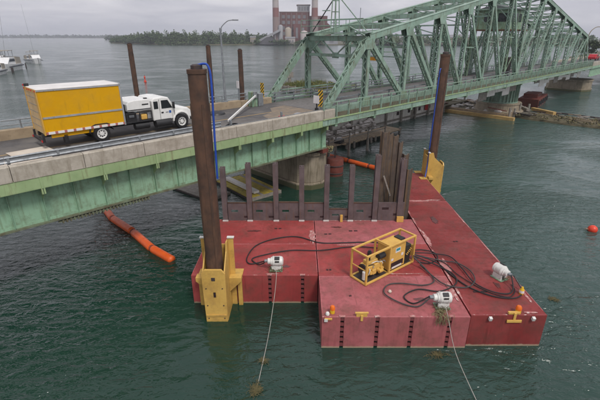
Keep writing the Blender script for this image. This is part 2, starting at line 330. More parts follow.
def thing(name, label, cat, loc=(0, 0, 0), rz=0., group=None):
    o = bpy.data.objects.new(name, None); COL.objects.link(o); o.location = loc; o.rotation_euler.z = rz; o.empty_display_size = .3
    return tag(o, label, cat, group)
def struct(o): o['kind'] = 'structure'; return o
def stuff(o): o['kind'] = 'stuff'; return o
def inst(o, parent, loc=None, rz=None):
    c = o.copy(); COL.objects.link(c); c.parent = parent
    if loc is not None: c.location = loc
    if rz is not None: c.rotation_euler.z = rz
    return c
def copy_tree(o, parent=None):
    c = o.copy(); COL.objects.link(c); c.parent = parent
    for ch in [x for x in bpy.data.objects if x.parent == o]: copy_tree(ch, c)
    return c
def laced(mb, p0, p1, a, b, pitch=.42, lt=.05, yaxis=(0, 1, 0)):
    """two side plates (in the truss plane, a wide) set b apart along yaxis, joined by zigzag lacing on both faces"""
    p0, p1 = Vector(p0), Vector(p1); Y = Vector(yaxis).normalized(); d = (p1 - p0); L = d.length; d.normalize(); q = d.cross(Y).normalized()
    for sgn in (-1, 1):
        o = Y * (sgn * b / 2); mb.beam(p0 + o, p1 + o, .05, a, up=q)
        for e in (-1, 1): mb.beam(p0 + o * .86 + q * (e * (a / 2 - .02)), p1 + o * .86 + q * (e * (a / 2 - .02)), .1 , .04, up=q)
    nn = max(2, int(L / pitch))
    for e in (-1, 1):
        off = q * (e * (a / 2 + .012))
        for i in range(nn):
            s1 = -1 if i % 2 else 1
            A = p0 + d * (L * i / nn) + Y * (s1 * b * .46) + off; B = p0 + d * (L * (i + 1) / nn) - Y * (s1 * b * .46) + off
            mb.beam(A, B, .075, .018, up=q)
    return mb

# ------------------------------------------------------------------ water and distant shores
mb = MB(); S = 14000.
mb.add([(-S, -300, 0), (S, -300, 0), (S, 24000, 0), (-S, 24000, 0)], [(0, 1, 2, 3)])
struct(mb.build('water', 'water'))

def land(name, pts, h, z1=1.2):
    m = MB(); n = len(pts); cx = sum(p[0] for p in pts) / n; cy = sum(p[1] for p in pts) / n
    vs = [(x, y, -1.) for x, y in pts] + [(cx + (x - cx) * .985, cy + (y - cy) * .985, z1) for x, y in pts]
    m.add(vs, [tuple(range(n, 2 * n))] + [(i, (i + 1) % n, (i + 1) % n + n, i + n) for i in range(n)])
    return struct(m.build(name, 'land'))
land('river_shore', [(-352, 790), (-300, 735), (-205, 632), (-120, 618), (-60, 612), (20, 612), (80, 605), (180, 600), (300, 560), (520, 520), (900, 560), (900, 1500), (-560, 1500), (-420, 960)], 1.2)
land('far_shore', [(-6000, 3300), (-3600, 3000), (-1500, 2700), (-400, 2200), (900, 2300), (900, 6000), (-6000, 6000)], 1.)

def leaf_cloud(mb, c, rx, rz_, n, size, rr, flat=.0):
    for _ in range(n):
        while True:
            p = Vector((rr.uniform(-1, 1), rr.uniform(-1, 1), rr.uniform(-1, 1)))
            if .12 < p.length < 1: break
        p = Vector((p.x * rx, p.y * rx, p.z * rz_)) + Vector(c)
        a = Vector((rr.gauss(0, 1), rr.gauss(0, 1), rr.gauss(0, .7))).normalized(); b = a.orthogonal().normalized() if rr.random() < .5 else a.cross(Vector((0, 0, 1))).normalized()
        s1 = size * rr.uniform(.6, 1.3); s2 = s1 * rr.uniform(.5, 1.); k = len(mb.v)
        mb.v += [tuple(p - a * s1), tuple(p + b * s2), tuple(p + a * s1), tuple(p - b * s2)]; mb.f.append((k, k + 1, k + 2, k + 3))

# the wooded bank upstream (reads as one mass) and the faint bank beyond it
rr = random.Random(3)
def bank_y(x): return 640 - (x + 205) * .28 if x < -205 else (625 if x < -60 else 618)
mb = MB()
for i in range(430):
    x = rr.uniform(-350, -42); y = bank_y(x) + (abs(x + 205) * .9 if x < -205 else 0) + rr.uniform(2, 60)
    if x < -215: y = 640 + (-215 - x) * 1.15 + rr.uniform(0, 40)
    h = rr.triangular(7, 21, 13) * (.8 if x > -75 else 1.) * (1 if x > -230 else max(.55, 1 - (-230 - x) * .004)); w = rr.uniform(3.5, 6.5)
    for k in range(4):
        leaf_cloud(mb, (x + rr.uniform(-3, 3), y + rr.uniform(-3, 3), h * (.35 + .17 * k)), w * (1 - .16 * k), h * .24, 30, 1.05, rr)
for i in range(46):
    x = rr.uniform(-64, 34); leaf_cloud(mb, (x, 611 + rr.uniform(-1, 4), rr.uniform(2, 5)), rr.uniform(3, 5.5), rr.uniform(2.5, 5), 70, .95, rr)
for i in range(120):
    x = rr.uniform(-250, 60); y = bank_y(x) + rr.uniform(-3, 4)
    if x < -215: continue
    leaf_cloud(mb, (x, y, rr.uniform(1.5, 3)), rr.uniform(2.5, 5), rr.uniform(2, 4), 40, 1., rr)
stuff(tag(mb.build('woodland', 'leaf_dark'), 'dense green woodland along the bank upstream, left of the power station', 'woodland'))
mb = MB()
for i in range(900):
    t = rr.random(); x = -3600 + 3900 * t; y = 3010 - 330 * t + rr.uniform(0, 90) - (max(0, x + 1500) * .42)
    h = rr.uniform(11, 22); leaf_cloud(mb, (x, y, h * .5), rr.uniform(9, 18), h * .5, 16, 5.5, rr)
for i in range(420):
    t = rr.random(); x = -640 + 330 * t; y = 1420 - 560 * t + rr.uniform(0, 60)
    h = rr.uniform(9, 14); leaf_cloud(mb, (x, y, h * .5), rr.uniform(5, 9), h * .5, 20, 2.4, rr)
stuff(tag(mb.build('far_woodland', 'leaf_far'), 'faint blue-green tree line on the far shore at the left horizon', 'woodland'))

# ------------------------------------------------------------------ the bridge frame: x along the road, y away from the barges, z up
BO = Vector((2.2, 35.6, 0)); BA = R(44.3)
BM = Matrix.Translation(BO) @ Matrix.Rotation(BA, 4, 'Z')
def bw(s, y, z=0.): return tuple(BM @ Vector((s, y, z)))
def bthing(name, label, cat, s, y, z=0., rz=0., group=None): return thing(name, label, cat, bw(s, y, z), BA + rz, group)
DZ = 6.40                                # road level
YN, YF = -3.0, 5.2                       # near and far edges of the approach deck

# approach span: road
mb = MB(); mb.bb(-52, -2.05, YN + .38, YF - .4, DZ - .25, DZ)
struct(mb.build('road', 'asphalt', loc=tuple(BO), rz=BA))
mb = MB(); mb.bb(82.6, 330, YN + .38, YF - .4, DZ - .25, DZ)
struct(mb.build('road', 'asphalt', loc=tuple(BO), rz=BA))

ab = bthing('approach_bridge', 'pale green plate girder approach span with concrete parapet, under the yellow truck', 'bridge', 0, 0)
# concrete parapet cast in panels
pj = [-52, -48.6] + [-45.2 + 3.05 * i for i in range(14)] + [-2.1]
for i in range(len(pj) - 1):
    a, b = pj[i] + .012, pj[i + 1] - .012
    m = MB(); m.prism([(YN, 6.05), (YN + .4, 6.05), (YN + .4, 6.74), (YN + .34, 6.79), (YN + .05, 6.79), (YN, 6.74)], a, b, 'X'); m.build('parapet_panel', 'concrete', ab, bevel=.012)
    m = MB(); m.bb(a, b, YF - .5, YF, 6.0, 6.98 if b < -3 else 6.9); m.build('far_kerb_panel', 'concrete_tan', ab, bevel=.02)
m = MB(); m.bb(-52, -2.1, YN + .03, YN + .12, 5.52, 6.05); m.bb(-52, -2.1, YN + .03, YN + .3, 5.50, 5.53); m.build('fascia_beam', 'fascia_green', ab)
m = MB(); m.bb(-52, -2.1, YN + .3, YF - .2, 5.85, DZ - .26); m.build('deck_slab', 'concrete', ab)
for k, (gy, nm) in enumerate(((YN + .75, 'near'), (YF - .95, 'far'), ((YN + YF) / 2, 'mid'))):
    m = MB(); m.bb(-52, -2.3, gy - .012, gy + .012, 3.6, 5.85)
    g = m.build('girder', 'girder_green', ab)
    m = MB(); m.bb(-52, -2.3, gy - .21, gy + .21, 3.52, 3.6); m.build('bottom_flange', 'flange_rust', g)
    m = MB(); m.bb(-52, -2.3, gy - .2, gy + .2, 5.70, 5.75); m.build('top_flange', 'girder_green', g)
    if k == 0:
        st = None; x = -51.2
        while x < -2.4:
            if st is None:
                m = MB(); m.box((0, -.10, 4.65), (.022, .17, 2.08)); m.box((.05, -.03, 4.65), (.10, .03, 2.08)); st = m.build('stiffener', 'girder_green', g, loc=(x, gy, 0)); 
            else: inst(st, g, loc=(x, gy, 0))
            x += 1.42
        # rivet rows beside the stiffeners and along the flange angle
        m = MB(); m.bb(-52, -2.3, gy - .035, gy - .012, 3.6, 3.74); m.bb(-52, -2.3, gy - .035, gy - .012, 5.56, 5.70); m.build('flange_angle', 'girder_green', g)
m = MB()
br0 = None; x = -51.2
while x < -2.4:
    if br0 is None:
        m = MB(); m.prism([(YN + .02, 5.5), (YN + .02, 5.22), (YN + .14, 5.18), (YN + .74, 4.7), (YN + .74, 5.5)], -.014, .014, 'X')
        m.box((0, YN + .07, 5.36), (.17, .10, .30)); br0 = m.build('bracket', 'fascia_green', ab, loc=(x, 0, 0))
        m = MB(); m.bb(-.05, .05, YN + .0, YN + .03, 5.5, 6.04); rb0 = m.build('fascia_stiffener', 'fascia_green', ab, loc=(x, 0, 0))
    else: inst(br0, ab, loc=(x, 0, 0)); inst(rb0, ab, loc=(x, 0, 0))
    x += 2.84
# end cross frame at the pier
m = MB(); m.bb(-2.32, -2.26, YN + .8, YF - 1., 3.6, 5.8); m.build('end_diaphragm', 'girder_green', ab)
m = MB(); m.bb(-22.4, -17.6, YN + .62, YN + .72, 3.36, 3.44)
for i in range(26): m.box((-22.2 + i * .18, YN + .64, 3.40), (.07, .14, .2))
m.build('bolted_splice', 'flange_rust', ab)

# near guardrail
gr = bthing('guardrail', 'grey steel guardrail on posts behind the near concrete parapet, in front of the truck', 'guardrail', 0, 0)
w = [(0, -.16), (.045, -.11), (.0, -.04), (0, .04), (.045, .11), (0, .16), (-.012, .16), (.03, .11), (-.014, .04), (-.014, -.04), (.03, -.11), (-.012, -.16)]
for a, b in ((-52, -37), (-36.98, -23.9), (-23.88, -12.4)):
    m = MB(); m.prism([(YN + .62 - p[0], 6.92 + p[1]) for p in w], a, b, 'X'); m.build('rail', 'galv', gr)
m = MB(); m.bb(-12.4, -2.3, YN + .6, YN + .66, 6.68, 6.76); m.build('rail', 'galv', gr)
p0 = None; x = -50.
while x < -2.5:
    if p0 is None:
        m = MB(); m.bb(-.06, .06, YN + .64, YN + .72, 6.38, 7.08); m.bb(-.055, .055, YN + .58, YN + .645, 6.8, 7.04); m.bb(-.12, .12, YN + .5, YN + .78, 6.405, 6.43); p0 = m.build('post', 'galv', gr, loc=(x, 0, 0))
    else: inst(p0, gr, loc=(x, 0, 0))
    x += 2.02 if x < -13 else 4.4
# far pipe railing
fr = bthing('pipe_railing', 'thin grey pipe railing on posts along the far kerb of the approach', 'railing', 0, 0)
m = MB(); m.cyl((-52, YF - .25, 7.5), (-4.8, YF - .25, 7.5), .04, seg=8); m.build('top_rail', 'galv', fr)
m = MB(); m.cyl((-52, YF - .25, 7.22), (-4.8, YF - .25, 7.22), .03, seg=8); m.build('mid_rail', 'galv', fr)
p0 = None
for i in range(20):
    x = -50.5 + i * 2.4
    if x > -4.8: break
    if p0 is None:
        m = MB(); m.cyl((0, YF - .25, 6.9), (0, YF - .25, 7.5), .045, seg=8); m.bb(-.1, .1, YF - .35, YF - .15, 6.981, 7.0); p0 = m.build('post', 'galv', fr, loc=(x, 0, 0))
    else: inst(p0, fr, loc=(x, 0, 0))

# piers
def pier(name, label, x0, x1, y0, y1, h, nose=1.2, m_='pier_concrete'):
    t = bthing(name, label, 'pier', (x0 + x1) / 2, (y0 + y1) / 2); w_, l_ = (x1 - x0) / 2, (y1 - y0) / 2
    pts = [(-w_, -l_), (-w_ * .55, -l_ - nose * .75), (0, -l_ - nose), (w_ * .55, -l_ - nose * .75), (w_, -l_), (w_, l_), (w_ * .55, l_ + nose * .75), (0, l_ + nose), (-w_ * .55, l_ + nose * .75), (-w_, l_)]
    m = MB(); m.prism([(a * 1.1, b * 1.03) for a, b in pts], -1.5, .55); m.build('footing', m_, t, bevel=.05)
    m = MB(); m.prism(pts, .55, h - .3); m.build('shaft', m_, t, bevel=.05)
    m = MB(); m.prism([(a * 1.08, b * 1.03) for a, b in pts], h - .3, h); m.build('cap', m_, t, bevel=.05)
    return t
pr1 = pier('bridge_pier', 'weathered concrete pier under the joint between approach span and truss', -4.3, -.9, -.9, 6.2, 3.2)
for yy in (YN + .75 - 2.65, 1.1 - 2.65, YF - .95 - 2.65):
    m = MB(); m.bb(-.35, .3, yy - .3, yy + .3, 3.2, 3.52); m.build('bearing', 'red_rust', pr1)
pr2 = pier('bridge_pier', 'pale concrete rest pier standing at the far right end of the truss', 87.5, 94, -1.0, 6.0, 2.6, m_='pier_concrete')

# approach beyond the truss, on the right
ab2 = bthing('approach_bridge', 'short green approach span at the right edge, beyond the truss', 'bridge', 82.6, 0)
m = MB(); m.bb(0, 247, YN, YN + .4, 6.05, 6.85); m.build('parapet', 'concrete', ab2)
m = MB(); m.bb(0, 247, YF - .4, YF, 6.05, 6.85); m.build('parapet', 'concrete', ab2)
m = MB(); m.bb(0, 247, YN + .3, YN + .36, 3.9, 6.05); m.bb(0, 247, YN + .1, YN + .55, 3.85, 3.95); m.bb(0, 247, YN+.02, YN + .12, 5.5, 6.04); m.build('girder', 'girder_green', ab2)
m = MB(); m.bb(0, 247, YF - .36, YF - .3, 3.9, 6.05); m.build('girder', 'girder_green', ab2)
m = MB(); m.bb(0, 247, YN + .4, YF - .4, 5.9, 6.14); m.build('deck_slab', 'concrete', ab2)

# ------------------------------------------------------------------ swing truss
sw = bthing('swing_bridge', 'long pale green riveted through-truss swing bridge rising to a central peak', 'bridge', 0, 0)
TN, TF = -1.7, 5.4
NK = 12; MID = 6
NX = [3.3 + 73.6 / NK * k for k in range(NK + 1)]
def ztop(k): return 12.0 + min(k, NK - k) * 73.6 / NK * .178 - (.0 if k != MID else .2)
XL, XR = -1.9, 82.1
ZB = 6.55
m = MB()
for ty in (TN, TF):
    Y = (0, 1, 0)
    for xa, xb, zb_ in ((XL, NX[0], 1), (XR, NX[NK], 1)):
        laced_m = laced(MB(), (xa, ty, ZB), (xb, ty, ztop(0) - .1), .46, .5, pitch=.55); laced_m.build('end_post', 'green', sw)
    for k in range(NK):
        A = Vector((NX[k], ty, ztop(k))); B = Vector((NX[k + 1], ty, ztop(k + 1)))
        mm = MB(); d = (B - A).normalized(); q = d.cross(Vector((0, 1, 0)))
        for sg in (-1, 1): mm.beam(A + Vector((0, sg * .25, 0)), B + Vector((0, sg * .25, 0)), .04, .48, up=q)
        mm.beam(A + Vector((0, 0, .25)), B + Vector((0, 0, .25)), .62, .03, up=q)
        L = (B - A).length; nn = 14
        for i in range(nn):
            s1 = -1 if i % 2 else 1; o = Vector((0, 0, -.23))
            mm.beam(A + d * (L * i / nn) + Vector((0, s1 * .23, 0)) + o, A + d * (L * (i + 1) / nn) + Vector((0, -s1 * .23, 0)) + o, .08, .02, up=q)
        mm.build('top_chord', 'green', sw)
    for k in range(NK + 1):
        big = k == MID
        mm = laced(MB(), (NX[k], ty, ZB), (NX[k], ty, ztop(k) - .2), .62 if big else .38, .46, pitch=.5); mm.build('vertical', 'green', sw)
        if k < MID: mm = laced(MB(), (NX[k] + .1, ty, ztop(k) - .2), (NX[k + 1], ty, ZB), .38, .48, pitch=.5); mm.build('diagonal', 'green', sw)
        if k > MID: mm = laced(MB(), (NX[k] - .1, ty, ztop(k) - .2), (NX[k - 1], ty, ZB), .38, .48, pitch=.5); mm.build('diagonal', 'green', sw)
        if 1 < k < NK - 1 and k != MID:     # half-height stay bars
            dr = 1 if k < MID else -1
            mm = MB().beam((NX[k], ty, (ZB + ztop(k)) / 2), (NX[k] + dr * 3.06, ty, (ztop(k) + ZB) / 2 - .1), .12, .12); mm.build('stay', 'green', sw)
        # gussets
        mm = MB()
        for sg in (-1, 1): mm.prism([(NX[k] - .75, ztop(k) - .15 - .13 * (1 if k < MID else -1 if k > MID else 0)), (NX[k] + .75, ztop(k) - .15 + .13 * (1 if k < MID else -1 if k > MID else 0)), (NX[k] + .45, ztop(k) - .95), (NX[k] - .45, ztop(k) - .95)], ty + sg * .285 - .01, ty + sg * .285 + .01, 'Y')
        mm.build('gusset', 'green', sw)
        mm = MB()
        for sg in (-1, 1): mm.prism([(NX[k] - .7, ZB - .2), (NX[k] + .7, ZB - .2), (NX[k] + .4, ZB + .55), (NX[k] - .4, ZB + .55)], ty + sg * .28 - .01, ty + sg * .28 + .01, 'Y')
        mm.build('gusset', 'green_rusty', sw)
    mm = MB()
    for sg in (-1, 1): mm.bb(XL - .3, XR + .3, ty + sg * .24 - .02, ty + sg * .24 + .02, 6.15, 6.62)
    mm.bb(XL - .3, XR + .3, ty - .26, ty + .26, 6.62, 6.65); mm.build('bottom_chord', 'green', sw)
# struts, sway frames and laterals between the two trusses
for k in range(NK + 1):
    x, z = NX[k], ztop(k)
    mm = laced(MB(), (x, TN, z - .1), (x, TF, z - .1), .4, .34, pitch=.5, yaxis=(1, 0, 0)); mm.build('top_strut', 'green', sw)
    dz = 1.55 if k in (0, NK) else 2.0
    if k in (0, NK):
        mm = laced(MB(), (x, TN, z - dz), (x, TF, z - dz), .22, .2, pitch=.5, yaxis=(1, 0, 0)); mm.build('portal_strut', 'green', sw)
        n = 4; yy = [TN + (TF - TN) * i / n for i in range(n + 1)]
        for i in range(n):
            za, zb2 = (z - .2, z - dz) if i % 2 else (z - dz, z - .2)
            MB().beam((x, yy[i], za), (x, yy[i + 1], zb2), .1, .1).build('portal_brace', 'green', sw)
        MB().box((x, TN + (TF - TN) * .5, z - dz), (.03, .8, .5)).build('portal_gusset', 'green', sw)
    else:
        MB().beam((x, TN, z - dz), (x, TF, z - dz), .14, .16).build('sway_strut', 'green', sw)
        MB().beam((x - .04, TN, z - .2), (x - .04, TF, z - dz), .09, .09).build('sway_brace', 'green', sw)
        MB().beam((x + .04, TF, z - .2), (x + .04, TN, z - dz), .09, .09).build('sway_brace', 'green', sw)
        for yy, sg in ((TN, 1), (TF, -1)):
            MB().beam((x, yy, z - dz - 1.3), (x, yy + sg * 1.4, z - dz), .1, .1).build('knee_brace', 'green', sw)
    if k < NK:
        x2, z2 = NX[k + 1], ztop(k + 1)
        MB().beam((x, TN, z - .02), (x2, TF, z2 - .02), .12, .1).build('lateral_brace', 'green', sw)
        MB().beam((x, TF, z - .14), (x2, TN, z2 - .14), .12, .1).build('lateral_brace', 'green', sw)
        xm, zm = (x + x2) / 2, (z + z2) / 2
        MB().beam((xm, TN, zm - .25), (xm, TF, zm - .25), .1, .12).build('lateral_strut', 'green', sw)
# floor
for k, x in enumerate([XL] + NX + [XR]):
    MB().bb(x - .14, x + .14, TN - 1.3, TF + .3, 5.35, 6.12).build('floor_beam', 'green_rusty', sw)
for yy in (-.9, .6, 1.85, 3.1, 4.6):
    MB().bb(XL, XR, yy - .06, yy + .06, 5.62, 6.13).build('stringer', 'green_rusty', sw)
mm = MB(); mm.bb(XL - .1, XR + .4, TN + .3, TF - .3, 6.14, 6.36); mm.build('deck', 'deck_steel', sw)
# pale sheeted floor edge on the right half
for i in range(19):
    x = 29 + i * 2.75
    if 41 < x < 49: continue
    MB().bb(x + .04, x + 2.71, TN + .30, TN + .36, 3.9 + .35 * ((i * 7) % 3), 6.0).build('under_panel', 'panel_white' if i % 4 else 'wood_grey', sw)
# roadside guard rails inside the trusses (stacked pipes)
for yy in (TN + .55, TF - .55):
    for zz in (6.62, 6.92, 7.22):
        MB().bb(XL, XR, yy - .03, yy + .03, zz - .05, zz + .05).build('guard_rail', 'galv', sw)
    p0 = None
    for i in range(35):
        x = XL + .4 + i * 2.4
        if p0 is None: p0 = MB().bb(-.05, .05, yy + .03, yy + .12, 6.36, 7.3).build('guard_post', 'galv', sw, loc=(x, 0, 0))
        else: inst(p0, sw, loc=(x, 0, 0))
# cantilevered footway and its lattice railing on the near side
MB().bb(XL - 1.6, XR + .3, YN + .12, TN - .3, 6.02, 6.08).build('footway', 'rusty_walk', sw)
MB().bb(XL - 1.6, XR + .3, YN + .0, YN + .1, 5.60, 6.02).build('edge_beam', 'green', sw)
MB().bb(XL - 1.6, XR + .3, YN - .06, YN + .12, 5.57, 5.60).build('edge_flange', 'green_rusty', sw)
MB().bb(XL - 1.6, XR + .3, YN + .02, YN + .10, 7.26, 7.34).build('top_rail', 'green', sw)
MB().bb(XL - 1.6, XR + .3, YN + .03, YN + .09, 6.98, 7.03).build('mid_rail', 'green', sw)
MB().bb(XL - 1.6, XR + .3, YN - .05, YN + .13, 6.02, 6.10).build('toe_rail', 'fascia_green', sw)
MB().bb(XL - 1.6, XR + .3, YN + .12, YN + .16, 6.1, 6.45).build('kick_plate', 'rusty_walk', sw)
p0 = None
for i in range(57):
    x = XL - 1.5 + i * 1.52
    if x > XR: break
    if p0 is None:
        p0 = MB().bb(-.045, .045, YN + .0, YN + .12, 6.02, 7.27).build('rail_post', 'green', sw, loc=(x, 0, 0))
        bl = MB()
        for j in range(1, 10): bl.bb(j * .152 - .011, j * .152 + .011, YN + .05, YN + .07, 6.1, 7.0)
        bl = stuff(bl.build('balusters', 'green', sw, loc=(x, 0, 0)))
        bk0 = MB().prism([(YN + .12, 6.0), (YN + .12, 5.75), (TN - .2, 5.3), (TN - .2, 6.0)], -.02, .02, 'X').build('footway_bracket', 'green_rusty', sw, loc=(x, 0, 0))
    else:
        inst(p0, sw, loc=(x, 0, 0)); inst(bl, sw, loc=(x, 0, 0))
        if i % 2 == 0: inst(bk0, sw, loc=(x, 0, 0))
# far railing
MB().bb(XL - 1.2, XR, TF + .62, TF + .72, 7.2, 7.3).build('far_top_rail', 'green', sw)
MB().bb(XL - 1.2, XR, TF + .6, TF + .74, 6.2, 6.5).build('far_edge_beam', 'green', sw)
p0 = None
for i in range(42):
    x = XL - 1.1 + i * 2.
    if p0 is None: p0 = MB().bb(-.05, .05, TF + .62, TF + .72, 6.3, 7.22).build('far_rail_post', 'green', sw, loc=(x, 0, 0))
    else: inst(p0, sw, loc=(x, 0, 0))
# inspection walkway with handrail over the portal, and its signal mast
x = NX[0]
MB().bb(x - .9, x + .5, TN - .2, TF + .2, 12.36, 12.42).build('portal_walkway', 'green', sw)
for xx in (x - .85, x + .45):
    for zz in (12.95, 13.45): MB().cyl((xx, TN - .1, zz), (xx, TF + .1, zz), .03, seg=6).build('walkway_rail', 'green', sw)
    for i in range(6): MB().cyl((xx, TN - .1 + i * 1.46, 12.4), (xx, TN - .1 + i * 1.46, 13.45), .03, seg=6).build('walkway_post', 'green', sw)
ms = MB(); my = 2.0
for a, b in ((-.28, -.28), (.28, -.28), (.28, .28), (-.28, .28)): ms.beam((x + a, my + b, 12.4), (x + a * .6, my + b * .6, 16.2), .09, .09)
for zz in (13.2, 14.1, 15.0, 16.1):
    f_ = 1 - (zz - 12.4) / 3.8 * .4
    for a, b, c, d in ((-1, -1, 1, -1), (1, -1, 1, 1), (1, 1, -1, 1), (-1, 1, -1, -1)): ms.beam((x + a * .28 * f_, my + b * .28 * f_, zz), (x + c * .28 * f_, my + d * .28 * f_, zz), .06, .06)
mast = ms.build('mast', 'green', sw)
MB().beam((x, my, 15.6), (x + .2, TN + .3, 12.5), .07, .07).build('mast_stay', 'green', sw)
MB().beam((x, my, 15.4), (x + .1, my + 3., 12.4), .07, .07).build('mast_stay', 'black_metal', sw)
MB().bb(x - .35, x + .1, my + .7, my + 1.3, 14.2, 14.26).build('mast_platform', 'green', sw)
MB().cyl((x, TN + .9, 12.4), (x, TN + .9, 14.3), .03, seg=6).build('antenna', 'galv', sw)
# operator house and machinery in the central tower
xc = NX[MID]
hs = MB().bb(xc - 2.4, xc + 2.4, TN + 1.2, TF - 1.2, 13.0, 15.6).build('operator_house', 'green_rusty', sw)
MB().prism([(TN + .9, 15.6), (TF - .9, 15.6), ((TN + TF) / 2, 16.3)], xc - 2.7, xc + 2.7, 'X').build('roof', 'plant_roof', hs)
for i in range(3): MB().bb(xc - 2. + i * 1.4, xc - 1. + i * 1.4, TN + 1.17, TN + 1.2, 14.0, 15.1).build('window', 'dark_glass', hs)
for i in range(2): MB().bb(xc - 2.43, xc - 2.4, TN + 1.6 + i * 2, TN + 2.9 + i * 2, 14.0, 15.1).build('window', 'dark_glass', hs)
MB().bb(xc - 3.4, xc + 3.4, TN + .6, TF - .6, 12.8, 12.98).build('house_platform', 'rusty_walk', sw)
for i, (px, py) in enumerate(((-2.6, TN + .8), (2.6, TN + .8), (-2.6, TF - .8), (2.6, TF - .8))):
    laced(MB(), (xc + px, py, 6.36), (xc + px, py, 12.8), .4, .4, pitch=.5).build('tower_leg', 'green_rusty', sw)
MB().bb(xc - 1.0, xc + .2, TN + .9, TN + 1.9, 6.37, 9.2).build('machinery_cabinet', 'rust_dark', sw)
for sg in (-1, 1):
    MB().beam((xc - 2.6, TN + .8, 6.6 if sg > 0 else 12.4), (xc + 2.6, TN + .8, 12.4 if sg > 0 else 6.6), .1, .14).build('tower_brace', 'green_rusty', sw)
# clearance sign hanging between the trusses
MB().bb(NX[2] - 6.0, NX[2] - 5.96, 1.0, 2.7, 9.75, 10.1).build('clearance_sign', 'sign_amber', sw)
MB().beam((NX[2] - 5.98, TN, 10.18), (NX[2] - 5.98, TF, 10.18), .08, .1).build('sign_bar', 'green', sw)
# drum under the centre
PC = 45.5
dr = MB(); dr.lathe([(2.9, 1.97), (2.9, 2.1), (2.6, 2.1), (2.6, 5.5), (2.9, 5.5), (2.9, 5.62)], (PC, 1.85, 0), 32); dr = dr.build('drum_girder', 'green', sw)
for i in range(32):
    t = 2 * math.pi * i / 32; MB().box((PC + 2.73 * math.cos(t), 1.85 + 2.73 * math.sin(t), 3.8), (.25, .04, 3.38), rz=t).build('drum_rib', 'green', dr)

# pivot pier, timber fenders around it
pv = bthing('pivot_pier', 'round stained concrete pivot pier under the middle of the truss', 'pier', PC, 1.85)
MB().lathe([(4.0, -1.), (4.0, .7), (3.5, .8), (3.4, 1.7), (3.5, 1.75), (3.5, 1.95)], seg=36).build('drum', 'pier_concrete', pv, smooth=True)
rr = random.Random(11)
# timber fender: a long crib upstream, a broken one downstream
def plank_row(parent, x0, x1, y0, y1, z, n, m_, along='y', th=.12, jit=.06, name='plank'):
    for i in range(n):
        if along == 'y':
            w_ = (x1 - x0) / n; a = x0 + w_ * i
            MB().box((a + w_ / 2, (y0 + y1) / 2 + rr.uniform(-jit, jit) * 3, z + rr.uniform(-jit, jit) * .5), (w_ * .9, (y1 - y0) * rr.uniform(.95, 1), th), rz=rr.uniform(-.004, .004)).build(name, m_, parent)
        else:
            w_ = (y1 - y0) / n; a = y0 + w_ * i
            MB().box(((x0 + x1) / 2 + rr.uniform(-jit, jit) * 3, a + w_ / 2, z + rr.uniform(-jit, jit) * .5), ((x1 - x0) * rr.uniform(.95, 1), w_ * .9, th), rz=rr.uniform(-.004, .004)).build(name, m_, parent)
fu = bthing('fender_crib', 'long timber fender crib overgrown with grass, upstream behind the truss', 'fender', 43.5, 30)
for k, zz in enumerate((.25, .65, 1.05)):
    for xx in (-4.6, 4.6): MB().bb(xx - .16, xx + .16, -22, 19, zz - .17, zz + .17).build('wale', 'wood_grey', fu)
    MB().beam((-4.6, 19, zz), (0, 23.5, zz), .3, .34).build('wale', 'wood_grey', fu); MB().beam((4.6, 19, zz), (0, 23.5, zz), .3, .34).build('wale', 'wood_grey', fu)
for i in range(18):
    for xx in (-4.9, 4.9): MB().cyl((xx, -21 + i * 2.35, -1.2), (xx, -21 + i * 2.35, 1.5 + rr.uniform(-.3, .4)), .17, seg=8).build('pile', 'wood_grey', fu)
MB().prism([(-4.4, -22), (4.4, -22), (4.4, 19), (0, 23), (-4.4, 19)], .9, 1.2).build('fill', 'mud', fu)
MB().bb(-.3, .3, 21.2, 21.6, 1.2, 4.6).build('beacon_post', 'wood_grey', fu); MB().bb(-1.0, 1.0, 21.1, 21.2, 2.6, 3.9).build('beacon_board', 'wood_grey', fu)
gm = MB()
for i in range(5200):
    x = rr.uniform(-4.3, 4.3); y = rr.uniform(-20, 20.5)
    hh = rr.uniform(.4, 1.5) * (.6 + .7 * math.sin(y * .35) ** 2); a = rr.uniform(0, 6.28); lx, ly = rr.gauss(0, .25), rr.gauss(0, .25); ww = .07
    k = len(gm.v); gm.v += [(x - ww * math.cos(a), y - ww * math.sin(a), 1.15), (x + ww * math.cos(a), y + ww * math.sin(a), 1.15), (x + lx, y + ly, 1.2 + hh)]; gm.f.append((k, k + 1, k + 2))
for i in range(60): leaf_cloud(gm, (rr.uniform(-3.5, 3.5), rr.uniform(-18, 20), 1.7), rr.uniform(.6, 1.3), rr.uniform(.4, .9), 40, .2, rr)
stuff(tag(gm.build('grass', 'grass', loc=bw(43.5, 30), rz=BA), 'tall yellow-green grass and brush growing on the upstream fender crib', 'grass'))

